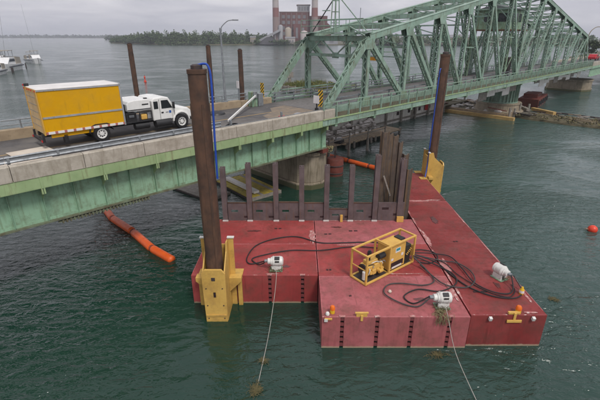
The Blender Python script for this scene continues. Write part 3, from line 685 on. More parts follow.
fd = bthing('fender_crib', 'collapsed timber fender strewn with mud and debris, right of the pivot pier', 'fender', 45.5, -9)
pts = []
for i in range(26):
    t = 2 * math.pi * i / 26; pts.append((math.cos(t) * (3.4 + rr.uniform(-.5, .5)), math.sin(t) * (11.5 + rr.uniform(-.8, .8))))
m = MB(); n = len(pts); m.add([(a, b, -.5) for a, b in pts] + [(a * .9, b * .95, .25) for a, b in pts] + [(a * .55, b * .8, .55) for a, b in pts],
    [(i, (i + 1) % n, (i + 1) % n + n, i + n) for i in range(n)] + [(i + n, (i + 1) % n + n, (i + 1) % n + 2 * n, i + 2 * n) for i in range(n)] + [tuple(range(2 * n, 3 * n))]); m.build('mud_bank', 'mud', fd)
for i in range(34):
    x, y = rr.uniform(-3, 3), rr.uniform(-10.5, 10); L = rr.uniform(1.2, 4.2); a = rr.gauss(1.4, .5)
    MB().box((x, y, .55 + rr.uniform(0, .25)), (L, .16, .14), rz=a, ry=rr.uniform(-.06, .06)).build('broken_timber', rr.choice(['wood_grey', 'wood_grey', 'rust_dark', 'wood']), fd)
gm = MB()
for i in range(50): leaf_cloud(gm, (rr.uniform(-3, 3), rr.uniform(-11, 9), .55), rr.uniform(.4, 1.0), rr.uniform(.15, .4), 30, .13, rr)
stuff(gm.build('brush', 'weed', fd))
for i in range(22):
    x, y = rr.uniform(-1.5, 2.5), rr.uniform(-9, -4.); MB().cyl((x, y, .4), (x + rr.gauss(0, .5), y + rr.gauss(0, .5), rr.uniform(1.2, 2.6)), .025, .008, 5).build('bare_stem', 'bark', fd)

# squared timbers lying on the fender
def timber(label, s, y, z, L, w_, a, m_='timber_yellow', g=None):
    o = MB().box((0, 0, 0), (L, w_, w_ * .9)).build('timber', m_, bevel=.02); o.location = bw(s, y, z); o.rotation_euler.z = BA + a; return tag(o, label, 'timber', g)
timber('long yellow timber floating beside the pivot pier, left end under the truss', 40.2, 3.4, .2, 12.5, .6, R(90))
timber('short yellow timber lying on the muddy fender, by the red scow', 47.5, -4.6, .8, 4.6, .6, R(60))
timber('long grey plank lying slanted on the fender before the red scow', 49.2, -.4, .95, 7.5, .45, R(38), 'wood_grey')
timber('thin dark plank along the outer edge of the collapsed fender', 48.6, -8.8, .62, 8.0, .22, R(86), 'rust_dark')

pc = bthing('fender_crib', 'low timber crib heaped with pale rubble and boards round the pivot pier', 'fender', 45.5, 3.0)
for zz in (.2, .6):
    for xx in (-4.6, 4.6): MB().bb(xx - .18, xx + .18, -4.2, 7, zz - .18, zz + .18).build('wale', 'wood', pc)
    for yy in (-4.4, 7.2): MB().bb(-4.7, 4.7, yy - .18, yy + .18, zz - .18, zz + .18).build('wale', 'wood', pc)
MB().bb(-4.4, 4.4, -4.2, 7, -.3, .62).build('fill', 'mud', pc)
for i in range(70):
    a = rr.uniform(0, 6.28); x, y = rr.uniform(-4.2, 4.2), rr.uniform(-4, 6.8)
    if x * x + (y + 1.15) ** 2 < 9: continue
    r_ = rr.uniform(.2, .65); m = MB(); m.lathe([(.3 * r_, -r_ * .5), (r_, -r_ * .2), (r_ * rr.uniform(.8, 1.1), r_ * .25), (.4 * r_, r_ * .55)], seg=6); o = m.build('stone', 'rock', pc, loc=(x, y, .7), rz=a); o.rotation_euler.x = rr.uniform(-.5, .5)
for i in range(26):
    x, y = rr.uniform(-4.3, 4.3), rr.uniform(-4.1, 6.8)
    if x * x + (y + 1.15) ** 2 < 9: continue
    MB().box((x, y, .95 + rr.uniform(0, .5)), (rr.uniform(1, 3.2), rr.uniform(.15, .5), .1), rz=rr.uniform(0, 3.1), ry=rr.uniform(-.2, .2)).build('loose_board', rr.choice(['panel_white', 'wood_grey', 'wood', 'red_rust']), pc)
for xx in (-4.4, -2.2, 0, 2.2, 4.4): MB().cyl((xx, -4.7, -1), (xx, -4.7, 1.2 + rr.uniform(0, .9)), .17, seg=8).build('pile', 'wood_grey', pc)
# red scow moored under the truss
sc = bthing('scow', 'small rusty red work scow moored under the truss past the pivot pier', 'boat', 60.5, 1.0, 0, R(8))
MB().prism([(-4.6, -.3), (4.6, -.3), (5.2, 1.5), (-5.2, 1.5)], -1.7, 1.7, 'Y').build('hull', 'red_rust', sc, bevel=.04)
MB().bb(-3.4, .6, -1.2, 1.2, 1.5, 2.2).build('deckhouse', 'red_rust', sc, bevel=.03)
for i in range(3): MB().bb(-3. + i * 1.2, -2.2 + i * 1.2, -1.22, -1.2, 1.75, 2.05).build('window', 'dark_glass', sc)
MB().bb(1.4, 3.6, -.9, .9, 1.5, 1.95).build('hatch', 'rust_dark', sc)
for i in range(5): MB().cyl((-4.4 + i * 2.2, -1.74, .3), (-4.4 + i * 2.2, -1.74, 1.2), .22, seg=10).build('tyre_fender', 'black_rubber', sc)

# pale timber wall on the far side under the truss, catwalk by the pier
fw = bthing('fender_wall', 'pale weathered timber wall at the waterline under the left half of the truss', 'fender', 22, 9.2)
for i in range(22):
    MB().box((-16 + i * 1.6 + .8, 0, 1.15), (1.52, .22, 2.3 + rr.uniform(-.25, .2))).build('board', rr.choice(['panel_white', 'panel_white', 'wood_grey']), fw)
for zz in (.5, 1.9): MB().bb(-16, 19, -.3, -.12, zz - .12, zz + .12).build('wale', 'wood_grey', fw)
for i in range(9): MB().cyl((-15 + i * 4, -.35, -1), (-15 + i * 4, -.35, 2.6), .17, seg=8).build('pile', 'wood_grey', fw)
MB().box((12.3, -.36, 1.5), (.9, .06, 1.1)).build('red_board', 'red_paint', fw)
for i in range(4): MB().bb(4 + i * 3.1, 4.6 + i * 3.1, -.16, -.1, 1.1, 1.6).build('scupper', 'slot_dark', fw)
rb = bthing('rubble_bank', 'bank of grey broken rubble at the foot of the timber wall under the truss', 'rubble', 12, 8.2)
for i in range(150):
    x, y = rr.uniform(-7, 7), rr.uniform(-1.6, .7); r_ = rr.uniform(.2, .6)
    m = MB(); m.lathe([(.25 * r_, -r_ * .5), (r_ * rr.uniform(.8, 1.1), -r_ * .2), (r_ * rr.uniform(.8, 1.1), r_ * .25), (.3 * r_, r_ * .55)], seg=6)
    o = m.build('stone', 'rock', rb, loc=(x, y, .1 + max(0, .5 * (y + 1.6)) + rr.uniform(-.1, .2)), rz=rr.uniform(0, 6)); o.rotation_euler.x = rr.uniform(-.4, .4)
cw = bthing('catwalk', 'low wooden catwalk with handrails beside the pier under the end of the truss', 'catwalk', 5.0, 3.4)
plank_row(cw, -5.0, 8.5, -.9, .9, 1.5, 34, 'wood', 'y', .07, .02)
for xx in (-4.9, -1.6, 1.7, 5.0, 8.3):
    for yy in (-.95, .95):
        MB().cyl((xx, yy, -1), (xx, yy, 1.45), .15, seg=8).build('pile', 'wood_grey', cw); MB().bb(xx - .06, xx + .06, yy - .05, yy + .05, 1.45, 2.6).build('rail_post', 'wood_grey', cw)
for yy in (-.95, .95):
    for zz in (2.05, 2.55): MB().bb(-5, 8.4, yy + .05, yy + .11, zz - .05, zz + .05).build('handrail', 'wood_grey', cw)
MB().box((.9, -.2, 1.72), (1.1, .7, .36), rz=.3).build('tool_box', 'black_metal', cw)
w2 = bthing('catwalk', 'wide sand-coloured timber landing on the water, beyond the wooden catwalk', 'landing', 14.5, 5.8)
plank_row(w2, -6, 6, -1.3, 1.3, .55, 20, 'wood', 'y', .12, .03)
for xx in (-5.5, 0, 5.5):
    for yy in (-1.2, 1.2): MB().cyl((xx, yy, -1), (xx, yy, .9), .16, seg=8).build('pile', 'wood_grey', w2)
# red mooring tank beside the pier nose
rt = bthing('mooring_tank', 'rusty red steel tank buoy floating beside the pier nose', 'tank', 1.0, -.5)
MB().lathe([(.75, -.8), (.8, -.7), (.8, 1.5), (.72, 1.6), (.3, 1.62)], seg=22).build('shell', 'red_rust', rt, smooth=True)
for zz in (.2, .9): MB().lathe([(.8, zz), (.84, zz + .02), (.84, zz + .1), (.8, zz + .12)], seg=22).build('hoop', 'rust_dark', rt)
MB().cyl((0, 0, 1.6), (0, 0, 2.3), .06, seg=8).build('mooring_post', 'rust_dark', rt)
# weeds on top of the pier nose
gm = MB()
for i in range(26): leaf_cloud(gm, (rr.uniform(-1.4, 1.4), rr.uniform(-.5, .9), 3.25), rr.uniform(.2, .5), rr.uniform(.15, .4), 24, .09, rr)
stuff(tag(gm.build('weeds', 'weed_pale', loc=bw(-2.6, -1.7), rz=BA), 'dry weeds sprouting on top of the pier nose', 'weeds'))

# ------------------------------------------------------------------ things on the approach road
def hazard_board(label, s, y):
    t = bthing('hazard_board', label, 'sign', s, y, DZ)
    MB().bb(-.03, .03, -.03, .03, 0, 1.35).build('post', 'galv', t)
    MB().bb(-.07, -.04, -.24, .24, .45, 1.75).build('board', 'hazard', t); MB().bb(-.04, -.03, -.2, .2, .5, 1.7).build('backing', 'galv', t)
hazard_board('yellow and black striped hazard board on the near end post of the truss', -2.5, TN - .1)
hazard_board('yellow and black striped hazard board on the far end post of the truss', -2.5, TF + .1)
t = bthing('small_sign', 'small white notice on a dark post behind the parapet near the truss', 'sign', -3.4, -2.2, DZ)
MB().bb(-.04, .04, -.04, .04, 0, 1.3).build('post', 'black_metal', t); MB().bb(-.07, -.045, -.3, .3, .85, 1.45).build('plate', 'sign_white', t)
MB().bb(-.09, .09, -.12, .12, .1, .5).build('box', 'black_metal', t)
t = bthing('small_sign', 'small white notice on a grey post at the far kerb near the lamp post', 'sign', -5.6, YF - .3, 6.98)
MB().bb(-.05, .05, -.05, .05, 0, 1.5).build('post', 'galv', t); MB().bb(-.1, -.06, -.16, .16, 1.0, 1.6).build('plate', 'sign_white', t)
# lamp post with bent arm
t = bthing('street_lamp', 'slim grey street lamp with a bent arm at the far kerb, behind the left spud', 'lamp', -7.0, YF - .25, 6.985)
MB().tube([(0, 0, 0), (0, 0, 3), (0, 0, 5.6)], lambda q: .10 - .035 * q, 10, 2).build('pole', 'galv', t, smooth=True)
MB().tube([(0, 0, 5.55), (.12, -.1, 5.85), (.45, -.38, 6.2), (.75, -.62, 6.28)], .035, 8).build('arm', 'galv', t, smooth=True)
MB().box((.92, -.76, 6.28), (.5, .2, .09), rz=R(-40)).build('lamp_head', 'galv', t, bevel=.03)
MB().lathe([(.10, 5.45), (.10, 5.68), (.05, 5.74)], seg=10).build('collar', 'galv', t)
MB().lathe([(.22, 0), (.22, .05), (.13, .08)], seg=12).build('base_plate', 'galv', t)
# barrier gate with lowered white arm
t = bthing('barrier_gate', 'white barrier arm slanting across the road from a grey gate box', 'barrier', -4.6, 4.3, DZ)
MB().bb(-.3, .3, -.28, .28, 0, 1.25).build('housing', 'green_rusty', t, bevel=.03); MB().bb(-.2, .2, -.42, -.28, .75, 1.3).build('motor', 'galv', t, bevel=.02)
MB().beam((0, -.4, .95), (-5.6, -4.3, .12), .1, .14).build('arm', 'white_paint', t)
MB().bb(.35, .9, -.35, .25, 0, 1.1).build('cabinet', 'galv', t, bevel=.03)
# debris on the deck
def pile_of(label, name, cat, s, y, z, parts):
    t = bthing(name, label, cat, s, y, z)
    for nm, m_, c, d, a in parts: MB().box(c, d, rz=a).build(nm, m_, t, bevel=.01)
o = MB(); o.lathe([(.75, 0), (.68, .12), (.4, .22), (.15, .26)], seg=14); o = o.build('sandbag_heap', 'black_metal', smooth=True); o.location = bw(-9.0, 3.4, DZ); tag(o, 'dark heap on the road by the far kerb', 'heap')
pile_of('coil of black cable lying by the near parapet right of the spud', 'cable_coil', 'cable', -10.9, -1.6, DZ, [])
bpy.data.objects.remove([x for x in bpy.data.objects if x.name == 'cable_coil'][0])
m = MB()
for i in range(4): m.tube([(math.cos(a) * (.55 - .06 * i), math.sin(a) * (.5 - .05 * i), .04 + .05 * i) for a in [k * .45 for k in range(15)]], .035, 6, 2)
o = m.build('cable_coil', 'black_rubber', smooth=True); o.location = bw(-10.9, -1.55, DZ); tag(o, 'coil of black cable lying by the near parapet right of the spud', 'cable')
pile_of('red tool bag with tools on the road behind the parapet near the truss', 'tool_bag', 'bag', -6.9, -2.0, DZ, [('bag', 'red_paint', (0, 0, .16), (.55, .32, .3), .4), ('handle', 'black_metal', (0, 0, .34), (.35, .05, .06), .4), ('tool', 'galv', (.3, .1, .08), (.7, .06, .05), 1.1)])
pile_of('grey tarp bundle behind the parapet beside the red tool bag', 'tarp_bundle', 'bundle', -5.4, -2.05, DZ, [('tarp', 'galv', (0, 0, .12), (.95, .5, .2), .1), ('fold', 'plant_grey', (.1, .05, .25), (.6, .36, .1), .3)])
pile_of('red and white rags by the near guardrail in front of the truck', 'rags', 'rags', -18.3, -2.05, DZ, [('rag', 'orange', (0, 0, .08), (.55, .3, .12), .3), ('rag', 'sign_white', (.6, .05, .07), (.5, .3, .12), -.2), ('rag', 'sign_white', (1.5, .1, .05), (.9, .2, .08), .1)])
for lab, s, y, z, dx_, dy_, a, mm_ in (('pale plywood sheet lying on the road behind the truck, nearer the truck', -22.3, .75, DZ + .045, 1.9, 1.15, .1, 'plywood'),
        ('tan plywood sheet lying by the near guardrail behind the truck', -23.0, -.85, DZ + .02, 2.5, .8, .03, 'plywood'),
        ('yellow painted board lying on the road by the far kerb behind the truck', -24.3, 2.6, DZ + .03, 1.5, 1.0, .2, 'sign_yellow'),
        ('dark steel road plate lying on the road behind the truck', -24.9, .9, DZ + .02, 2.0, 1.6, .0, 'rust_dark')):
    o = MB().box((0, 0, 0), (dx_, dy_, .03)).build('board', mm_); o.location = bw(s, y, z); o.rotation_euler.z = BA + a; tag(o, lab, 'board')
# painted lines and worn strips on the road
for y0, y1, x0, x1, mm_ in ((YN + .95, YN + 1.06, -52, -12.6, 'sign_white'), (1.02, 1.12, -52, -3, 'sign_yellow')):
    pass
o = MB().bb(-52, -9, YN + 1.0, YN + 1.1, DZ + .004, DZ + .006).build('edge_line', 'concrete', loc=tuple(BO), rz=BA); struct(o)
o = MB().bb(-52, -3, 1.0, 1.1, DZ + .004, DZ + .006).build('centre_line', 'timber_yellow', loc=tuple(BO), rz=BA); struct(o)
o = MB().prism([(-7.6, -1.9), (-5, -2.1), (-2.3, -2.1), (-2.3, 2.8), (-4.1, 2.6), (-5.2, 1.1), (-6.9, .2)], DZ + .004, DZ + .008).build('road_patch', 'road_tan', loc=tuple(BO), rz=BA); struct(o)

# ------------------------------------------------------------------ the truck
tk = bthing('box_truck', 'white cab truck with a yellow box body and a white engine unit, on the bridge', 'truck', -18.6, .4, DZ)
# local x forward, y: 0 = near side, +2.4 far side
bx = MB().bb(-2.85, 1.35, 0.02, 2.38, .82, 3.12).build('box_body', 'truck_yellow', tk, bevel=.03)
MB().bb(-2.87, 1.37, 0, 2.4, 3.121, 3.19).build('roof', 'roof_white', bx, bevel=.03)
MB().bb(-2.88, 1.38, -.015, .04, 3.06, 3.12).build('roof_rail', 'aluminium', bx); MB().bb(1.30, 1.40, -.015, .06, .78, 3.2).build('corner_post', 'aluminium', bx, bevel=.02)
MB().bb(1.3505, 1.40, .06, 2.4, .78, 3.2).build('front_panel', 'aluminium', bx)
MB().bb(-2.83, 1.30, -.012, .02, 1.66, 1.76).build('side_rail', 'aluminium', bx)
MB().bb(-2.83, 1.34, -.014, .02, .84, .97).build('reflector_strip', 'reflector', bx)
MB().bb(-2.90, -2.85, .0, .30, .80, 3.16).build('rear_post', 'yellow', bx); MB().bb(-2.90, -2.85, 2.28, 2.4, .80, 3.16).build('rear_post', 'yellow', bx); MB().bb(-2.90, -2.85, .30, 2.28, 2.98, 3.16).build('rear_header', 'yellow', bx)
dr_ = MB().bb(-2.88, -2.851, .30, 2.28, .85, 2.98).build('rear_door', 'door_tan', bx)
for i in range(5): MB().bb(-2.89, -2.88, .32, 2.26, 1.2 + i * .38, 1.22 + i * .38).build('door_seam', 'galv', dr_)
for yy in (.1, .8, 1.2, 1.6, 2.3): MB().bb(-2.93, -2.90, yy - .06, yy + .06, 3.05, 3.12).build('marker_lamp', 'lamp_red', bx)
MB().cyl((-2.8, 2.1, 3.19), (-2.8, 2.1, 3.33), .12, seg=12).build('beacon', 'black_metal', bx)
MB().cyl((-2.86, 2.38, 3.19), (-2.86, 2.38, 3.28), .07, seg=10).build('beacon_lens', 'lamp_red', bx)
MB().bb(-2.6, -.1, .1, .16, .62, .83).build('under_skirt', 'truck_yellow', bx)
ch = MB(); ch.bb(-2.9, 6.0, .75, .87, .58, .80); ch.bb(-2.9, 6.0, 1.53, 1.65, .58, .80)
for xx in (-2.6, -1.4, 1.0, 2.6, 4.2): ch.bb(xx, xx + .1, .8, 1.6, .6, .78)
ch.build('chassis', 'black_metal', tk)
MB().bb(-3.05, -2.91, .15, 2.25, .42, .56).build('rear_bumper', 'black_metal', tk); 
for yy in (.25, 2.15): MB().bb(-3.08, -3.05, yy - .1, yy + .1, .44, .54).build('tail_lamp', 'lamp_red', tk); MB().bb(-3.0, -2.9, yy - .05, yy + .05, .5, .85).build('bumper_bracket', 'black_metal', tk)
for yy in (.1, 1.95): MB().bb(-2.0, -1.8, yy, yy + .35, .25, .7).build('mud_flap', 'black_rubber', tk)
def wheel(parent, x, y, side, r=.47, w_=.27):
    s_ = -1 if side < 0 else 1
    tyre = MB(); tyre.lathe([(r * .6, -w_ / 2), (r * .93, -w_ / 2), (r, -w_ / 2 + .05), (r, w_ / 2 - .05), (r * .93, w_ / 2), (r * .6, w_ / 2), (r * .6, -w_ / 2)], seg=28, caps=False)
    wt = thing('wheel', '', ''); 
    for kk in ('label', 'category'): del wt[kk]
    wt.parent = parent; wt.location = (x, y, r); wt.rotation_euler = (R(90), 0, 0)
    tyre.build('tyre', 'black_rubber', wt, smooth=True)
    q = MB(); f = -s_
    q.lathe([(r * .6, -w_ * .35), (r * .6, w_ * .46), (r * .52, w_ * .46), (r * .44, w_ * .25), (r * .26, w_ * .25), (r * .22, w_ * .5), (.02, w_ * .5)], seg=24)
    if side > 0: q.v = [(a, b, -c) for a, b, c in q.v]
    q.build('rim', 'white_paint', wt, smooth=True)
    h = MB(); 
    for i in range(8):
        t_ = 6.283 * i / 8; zz = w_ * .27 * (1 if side < 0 else -1); h.cyl((r * .35 * math.cos(t_), r * .35 * math.sin(t_), zz - .02), (r * .35 * math.cos(t_), r * .35 * math.sin(t_), zz + .03), .03, seg=8)
    h.build('hub_holes', 'black_metal', wt)
for xx in (-.05,):
    wheel(tk, xx, .14, -1); wheel(tk, xx, .44, -1, .468); wheel(tk, xx, 2.26, 1); wheel(tk, xx, 1.96, 1, .468)
wheel(tk, 5.1, .22, -1); wheel(tk, 5.1, 2.18, 1)
MB().bb(-.06, .06, .5, 1.9, .42, .54).build('axle', 'black_metal', tk); MB().bb(5.04, 5.16, .4, 2.0, .42, .54).build('axle', 'black_metal', tk)
MB().prism([(-.72, .62), (-.62, .95), (-.35, 1.06), (.3, 1.06), (.55, .95), (.66, .62), (.62, .62), (.5, .9), (.25, 1.0), (-.3, 1.0), (-.57, .9), (-.67, .62)], .0, .62, 'Y').build('mudguard', 'black_metal', tk)
# engine unit between box and cab
eu = MB().prism([(1.62, 1.48), (1.62, 1.9), (1.72, 2.05), (2.1, 2.12), (2.98, 2.12), (3.08, 2.03), (3.08, 1.48)], .1, 2.2, 'Y').build('engine_unit', 'white_paint', tk, bevel=.04)
MB().bb(1.62, 3.08, .085, .10, 1.54, 1.59).build('trim_strip', 'black_metal', eu); MB().bb(2.55, 2.95, .085, .1, 1.8, 1.87).build('decal', 'sign_black', eu); MB().bb(1.585, 1.618, .4, 1.9, 1.55, 1.9).build('grille', 'black_metal', eu)
MB().bb(2.85, 3.02, .3, .5, 2.12, 2.18).build('exhaust_cap', 'black_metal', eu)
MB().bb(1.45, 3.1, .05, 2.35, .82, .90).build('bed', 'black_metal', tk)
for xx in (1.5, 2.3, 3.05): MB().bb(xx, xx + .06, .06, .12, .9, 1.36).build('bed_post', 'black_metal', tk)
MB().bb(1.5, 3.1, .06, .11, 1.36, 1.43).build('bed_rail', 'black_metal', tk)
MB().bb(1.5, 2.2, .3, 2.1, .9, 1.38).build('tank_housing', 'black_metal', tk)
MB().bb(1.75, 2.05, .28, .30, 1.1, 1.25).build('gauge_panel', 'galv', tk)
MB().bb(2.42, 2.8, .1, .5, .92, 1.24).build('jerry_can', 'frame_yellow', tk, bevel=.05); MB().bb(2.86, 3.1, .2, .7, .92, 1.3).build('side_locker', 'aluminium', tk, bevel=.02)
# cab
cb = MB().prism([(3.2, .72), (3.2, 1.95), (3.32, 2.12), (3.9, 2.16), (4.32, 2.11), (4.72, 1.45), (4.72, .72)], .14, 2.26, 'Y').build('cab', 'white_paint', tk, bevel=.07)
MB().prism([(4.70, .62), (4.70, 1.46), (4.95, 1.44), (5.75, 1.28), (5.95, 1.1), (5.98, .62)], .34, 2.06, 'Y').build('bonnet', 'white_paint', tk, bevel=.1)
for y0, y1 in ((.10, .46), (1.94, 2.30)):
    fl = []
    for i in range(9):
        t_ = math.pi * i / 8; fl.append((5.1 - .62 * math.cos(t_), .55 + .60 * math.sin(t_)))
    MB().prism(fl + [(5.1 + .52 * math.cos(math.pi * i / 8), .55 + .50 * math.sin(math.pi * i / 8)) for i in range(9)], y0, y1, 'Y').build('front_wing', 'white_paint', tk, bevel=.03)
MB().prism([(3.80, 1.44), (3.80, 1.95), (4.25, 1.95), (4.53, 1.44)], .125, .139, 'Y').build('door_window', 'dark_glass', cb)
MB().prism([(3.30, 1.46), (3.30, 1.92), (3.58, 1.92), (3.58, 1.46)], .125, .139, 'Y').build('rear_window', 'dark_glass', cb)
MB().prism([(3.80, 1.44), (3.80, 1.95), (4.25, 1.95), (4.53, 1.44)], 2.261, 2.275, 'Y').build('door_window', 'dark_glass', cb)
MB().add([(4.735, .3, 1.46), (4.735, 2.1, 1.46), (4.36, 2.05, 2.07), (4.36, .35, 2.07)], [(0, 1, 2, 3)]).build('windscreen', 'dark_glass', cb)
MB().bb(3.185, 3.199, .5, 1.9, 1.5, 2.0).build('back_window', 'dark_glass', cb)
for xx in (3.66, 4.64): MB().bb(xx, xx + .02, .128, .14, .78, 1.42 if xx > 4 else 2.02).build('door_seam', 'black_metal', cb)
MB().bb(3.75, 3.9, .115, .139, 1.16, 1.24).build('door_handle', 'black_metal', cb); MB().bb(4.28, 4.42, .128, .139, 1.12, 1.28).build('door_logo', 'blue_logo', cb); MB().bb(4.05, 4.24, .128, .139, 1.16, 1.22).build('door_lettering', 'plant_grey', cb)
MB().bb(4.52, 4.6, -.12, .1, 1.4, 1.82).build('mirror', 'black_metal', cb, bevel=.02); MB().bb(4.54, 4.57, .1, .15, 1.6, 1.64).build('mirror_arm', 'black_metal', cb)
for i, zz in enumerate((.30, .52)): MB().bb(3.35, 4.35, .08 + .06 * i, .45, zz, zz + .06).build('cab_step', 'black_metal', tk)
MB().cyl((3.3, .25, .55), (4.35, .25, .55), .26, seg=16).build('fuel_tank', 'black_metal', tk, smooth=True)
MB().cyl((2.0, .3, .55), (2.9, .3, .55), .22, seg=14).build('air_tank', 'black_metal', tk, smooth=True)
MB().bb(5.99, 6.12, .2, 2.2, .42, .68).build('front_bumper', 'galv', tk, bevel=.03)
for yy in (.5, 1.9): MB().bb(5.93, 5.99, yy - .12, yy + .12, .85, 1.0).build('headlight', 'aluminium', tk)

# red car on the far approach
rc = bthing('car', 'small red car on the road at the right edge of the picture', 'car', 103, 0.4, DZ)
def car_body(t):
    MB().prism([(-2.1, .3), (-2.15, .75), (-1.95, .95), (-1.2, 1.0), (-.75, 1.42), (.5, 1.45), (1.1, 1.0), (2.0, .88), (2.15, .6), (2.1, .3)], 0, 1.75, 'Y').build('body', 'car_red', t, bevel=.06)
    MB().prism([(-1.08, 1.0), (-.7, 1.36), (.45, 1.38), (.98, 1.0)], -.01, 1.76, 'Y').build('side_windows', 'dark_glass', t)
    for xx in (-1.3, 1.3):
        for yy in (.05, 1.7): MB().cyl((xx, yy - .1, .32), (xx, yy + .1, .32), .32, seg=18).build('wheel', 'black_rubber', t)
car_body(rc)
t = bthing('street_lamp', 'pale curved lamp post on the right approach beyond the red car', 'lamp', 112, YF + .3)
MB().tube([(0, 0, 0), (0, 0, 8), (0, -.1, 12.5), (.8, -1., 14.2), (2.2, -2.2, 14.4)], lambda q: .14 - .07 * q, 8, 5).build('pole', 'weed_pale', t, smooth=True)
MB().box((2.4, -2.35, 14.38), (.8, .3, .15), rz=R(-38)).build('lamp_head', 'galv', t)

# ------------------------------------------------------------------ sectional barge
DK = 1.57                                # deck level above the water
def barge(label, x0, x1, y0, y1, m_, slots_front=(), edge_front=True, pads=()):
    """steel pontoon; outline with lock channels cut into the front face"""
    g = .018; x0 += g; x1 -= g; y0 += g; y1 -= g
    cx, cy = (x0 + x1) / 2, (y0 + y1) / 2; t = thing('barge_section', label, 'barge', (cx, cy, 0), group='pinned barge sections')
    pts = [(x0, y0)]
    for sx in slots_front: pts += [(sx - .075, y0), (sx - .075, y0 + .13), (sx + .075, y0 + .13), (sx + .075, y0)]
    pts += [(x1, y0), (x1, y1), (x0, y1)]
    h = MB().prism([(a - cx, b - cy) for a, b in pts], -.85, DK).build('hull', m_, t, bevel=.018)
    for sx in slots_front:
        for i in range(6): MB().bb(sx - .075 - cx, sx + .075 - cx, y0 + .02 - cy, y0 + .08 - cy, .08 + i * .26, .21 + i * .26).build('lock_bar', 'slot_red', h)
        MB().bb(sx - .12 - cx, sx + .12 - cx, y0 - .012 - cy, y0 + .10 - cy, DK + .002, DK + .03).build('lock_plate', 'scuff', h)
        MB().bb(sx - .07 - cx, sx + .07 - cx, y0 + .115 - cy, y0 + .128 - cy, -.1, DK - .05).build('channel_back', 'slot_dark', h)
    # worn weld beads round the deck edge
    e = .045
    for (a0, a1, b0, b1) in ((x0, x1, y1 - e, y1), (x0, x0 + e, y0 + .3, y1 - e), (x1 - e, x1, y0 + .3, y1 - e)):
        MB().bb(a0 - cx + .01, a1 - cx - .01, b0 - cy, b1 - cy, DK + .0005, DK + .008).build('weld_bead', 'bead', h)
    k = 1
    while x0 + 1.52 * k < x1 - .4 and x1 - x0 > 4:
        MB().bb(x0 + 1.52 * k - cx - .012, x0 + 1.52 * k - cx + .012, y0 + .2 - cy, y1 - .08 - cy, DK + .0005, DK + .004).build('plate_seam', m_, h); k += 1
    k = 1
    while y0 + 1.52 * k < y1 - .4 and x1 - x0 <= 4:
        MB().bb(x0 + .08 - cx, x1 - .08 - cx, y0 + 1.52 * k - cy - .012, y0 + 1.52 * k - cy + .012, DK + .0005, DK + .004).build('plate_seam', m_, h); k += 1
    xs = [x0] + [q for sx in slots_front for q in (sx - .13, sx + .13)] + [x1]
    for i in range(0, len(xs), 2):
        MB().bb(xs[i] - cx + .012, xs[i + 1] - cx - .012, y0 - cy + .012, y0 - cy + .055, DK + .0005, DK + .006).build('chipped_edge', 'chip_' + m_[6:], h)
    for (px, py, sz) in pads:             # lifting eyes and flush fittings
        MB().bb(px - sz - cx, px - sz * .2 - cx, py - .05 - cy, py + .05 - cy, DK + .001, DK + .02).build('deck_fitting', 'slot_dark', h)
        MB().bb(px + sz * .2 - cx, px + sz - cx, py - .04 - cy, py + .06 - cy, DK + .001, DK + .02).build('deck_fitting', 'slot_dark', h)
    return t
XA, XB, XC, XD = -5.2, .87, 6.93, 10.1
YA, YB, YC, YD = 13.15, 16.2, 19.35, 22.5
barge('red barge section at the front left, carrying the left yellow spud well', XA, XB, YB, YC, 'barge_red', (-1.45, .12))
barge('red barge section between the power pack and the left front section', XB, XC, YB, YC, 'barge_red', pads=((1.4, 16.7, .12),))
barge('red barge section at the back left, under the left dark steel posts', XA, XB, YC, YD, 'barge_red', pads=((-1.3, 21.2, .2), (-4.2, 18.9, .1)))
barge('paler red barge section at the back, under the right dark steel posts', XB, XC, YC, YD, 'barge_faded', pads=((3.1, 20.9, .25), (1.6, 20.5, .2)))
barge('faded pink-red barge section projecting at the front, with ladder-like lock channels', XB, XC, YA, YB, 'barge_faded', (1.72, 3.15, 4.55, 6.1), pads=((2.2, 14.6, .05),))
barge('long dark red barge section at the right front', XC + .03, XD, YA + .12, 25.4, 'barge_dark', pads=((8.6, 19.6, .12), (8.0, 14.9, .3)))
barge('dark red barge section at the far right end, by the right spud', XC + .03, XD, 25.4, 31.6, 'barge_dark')
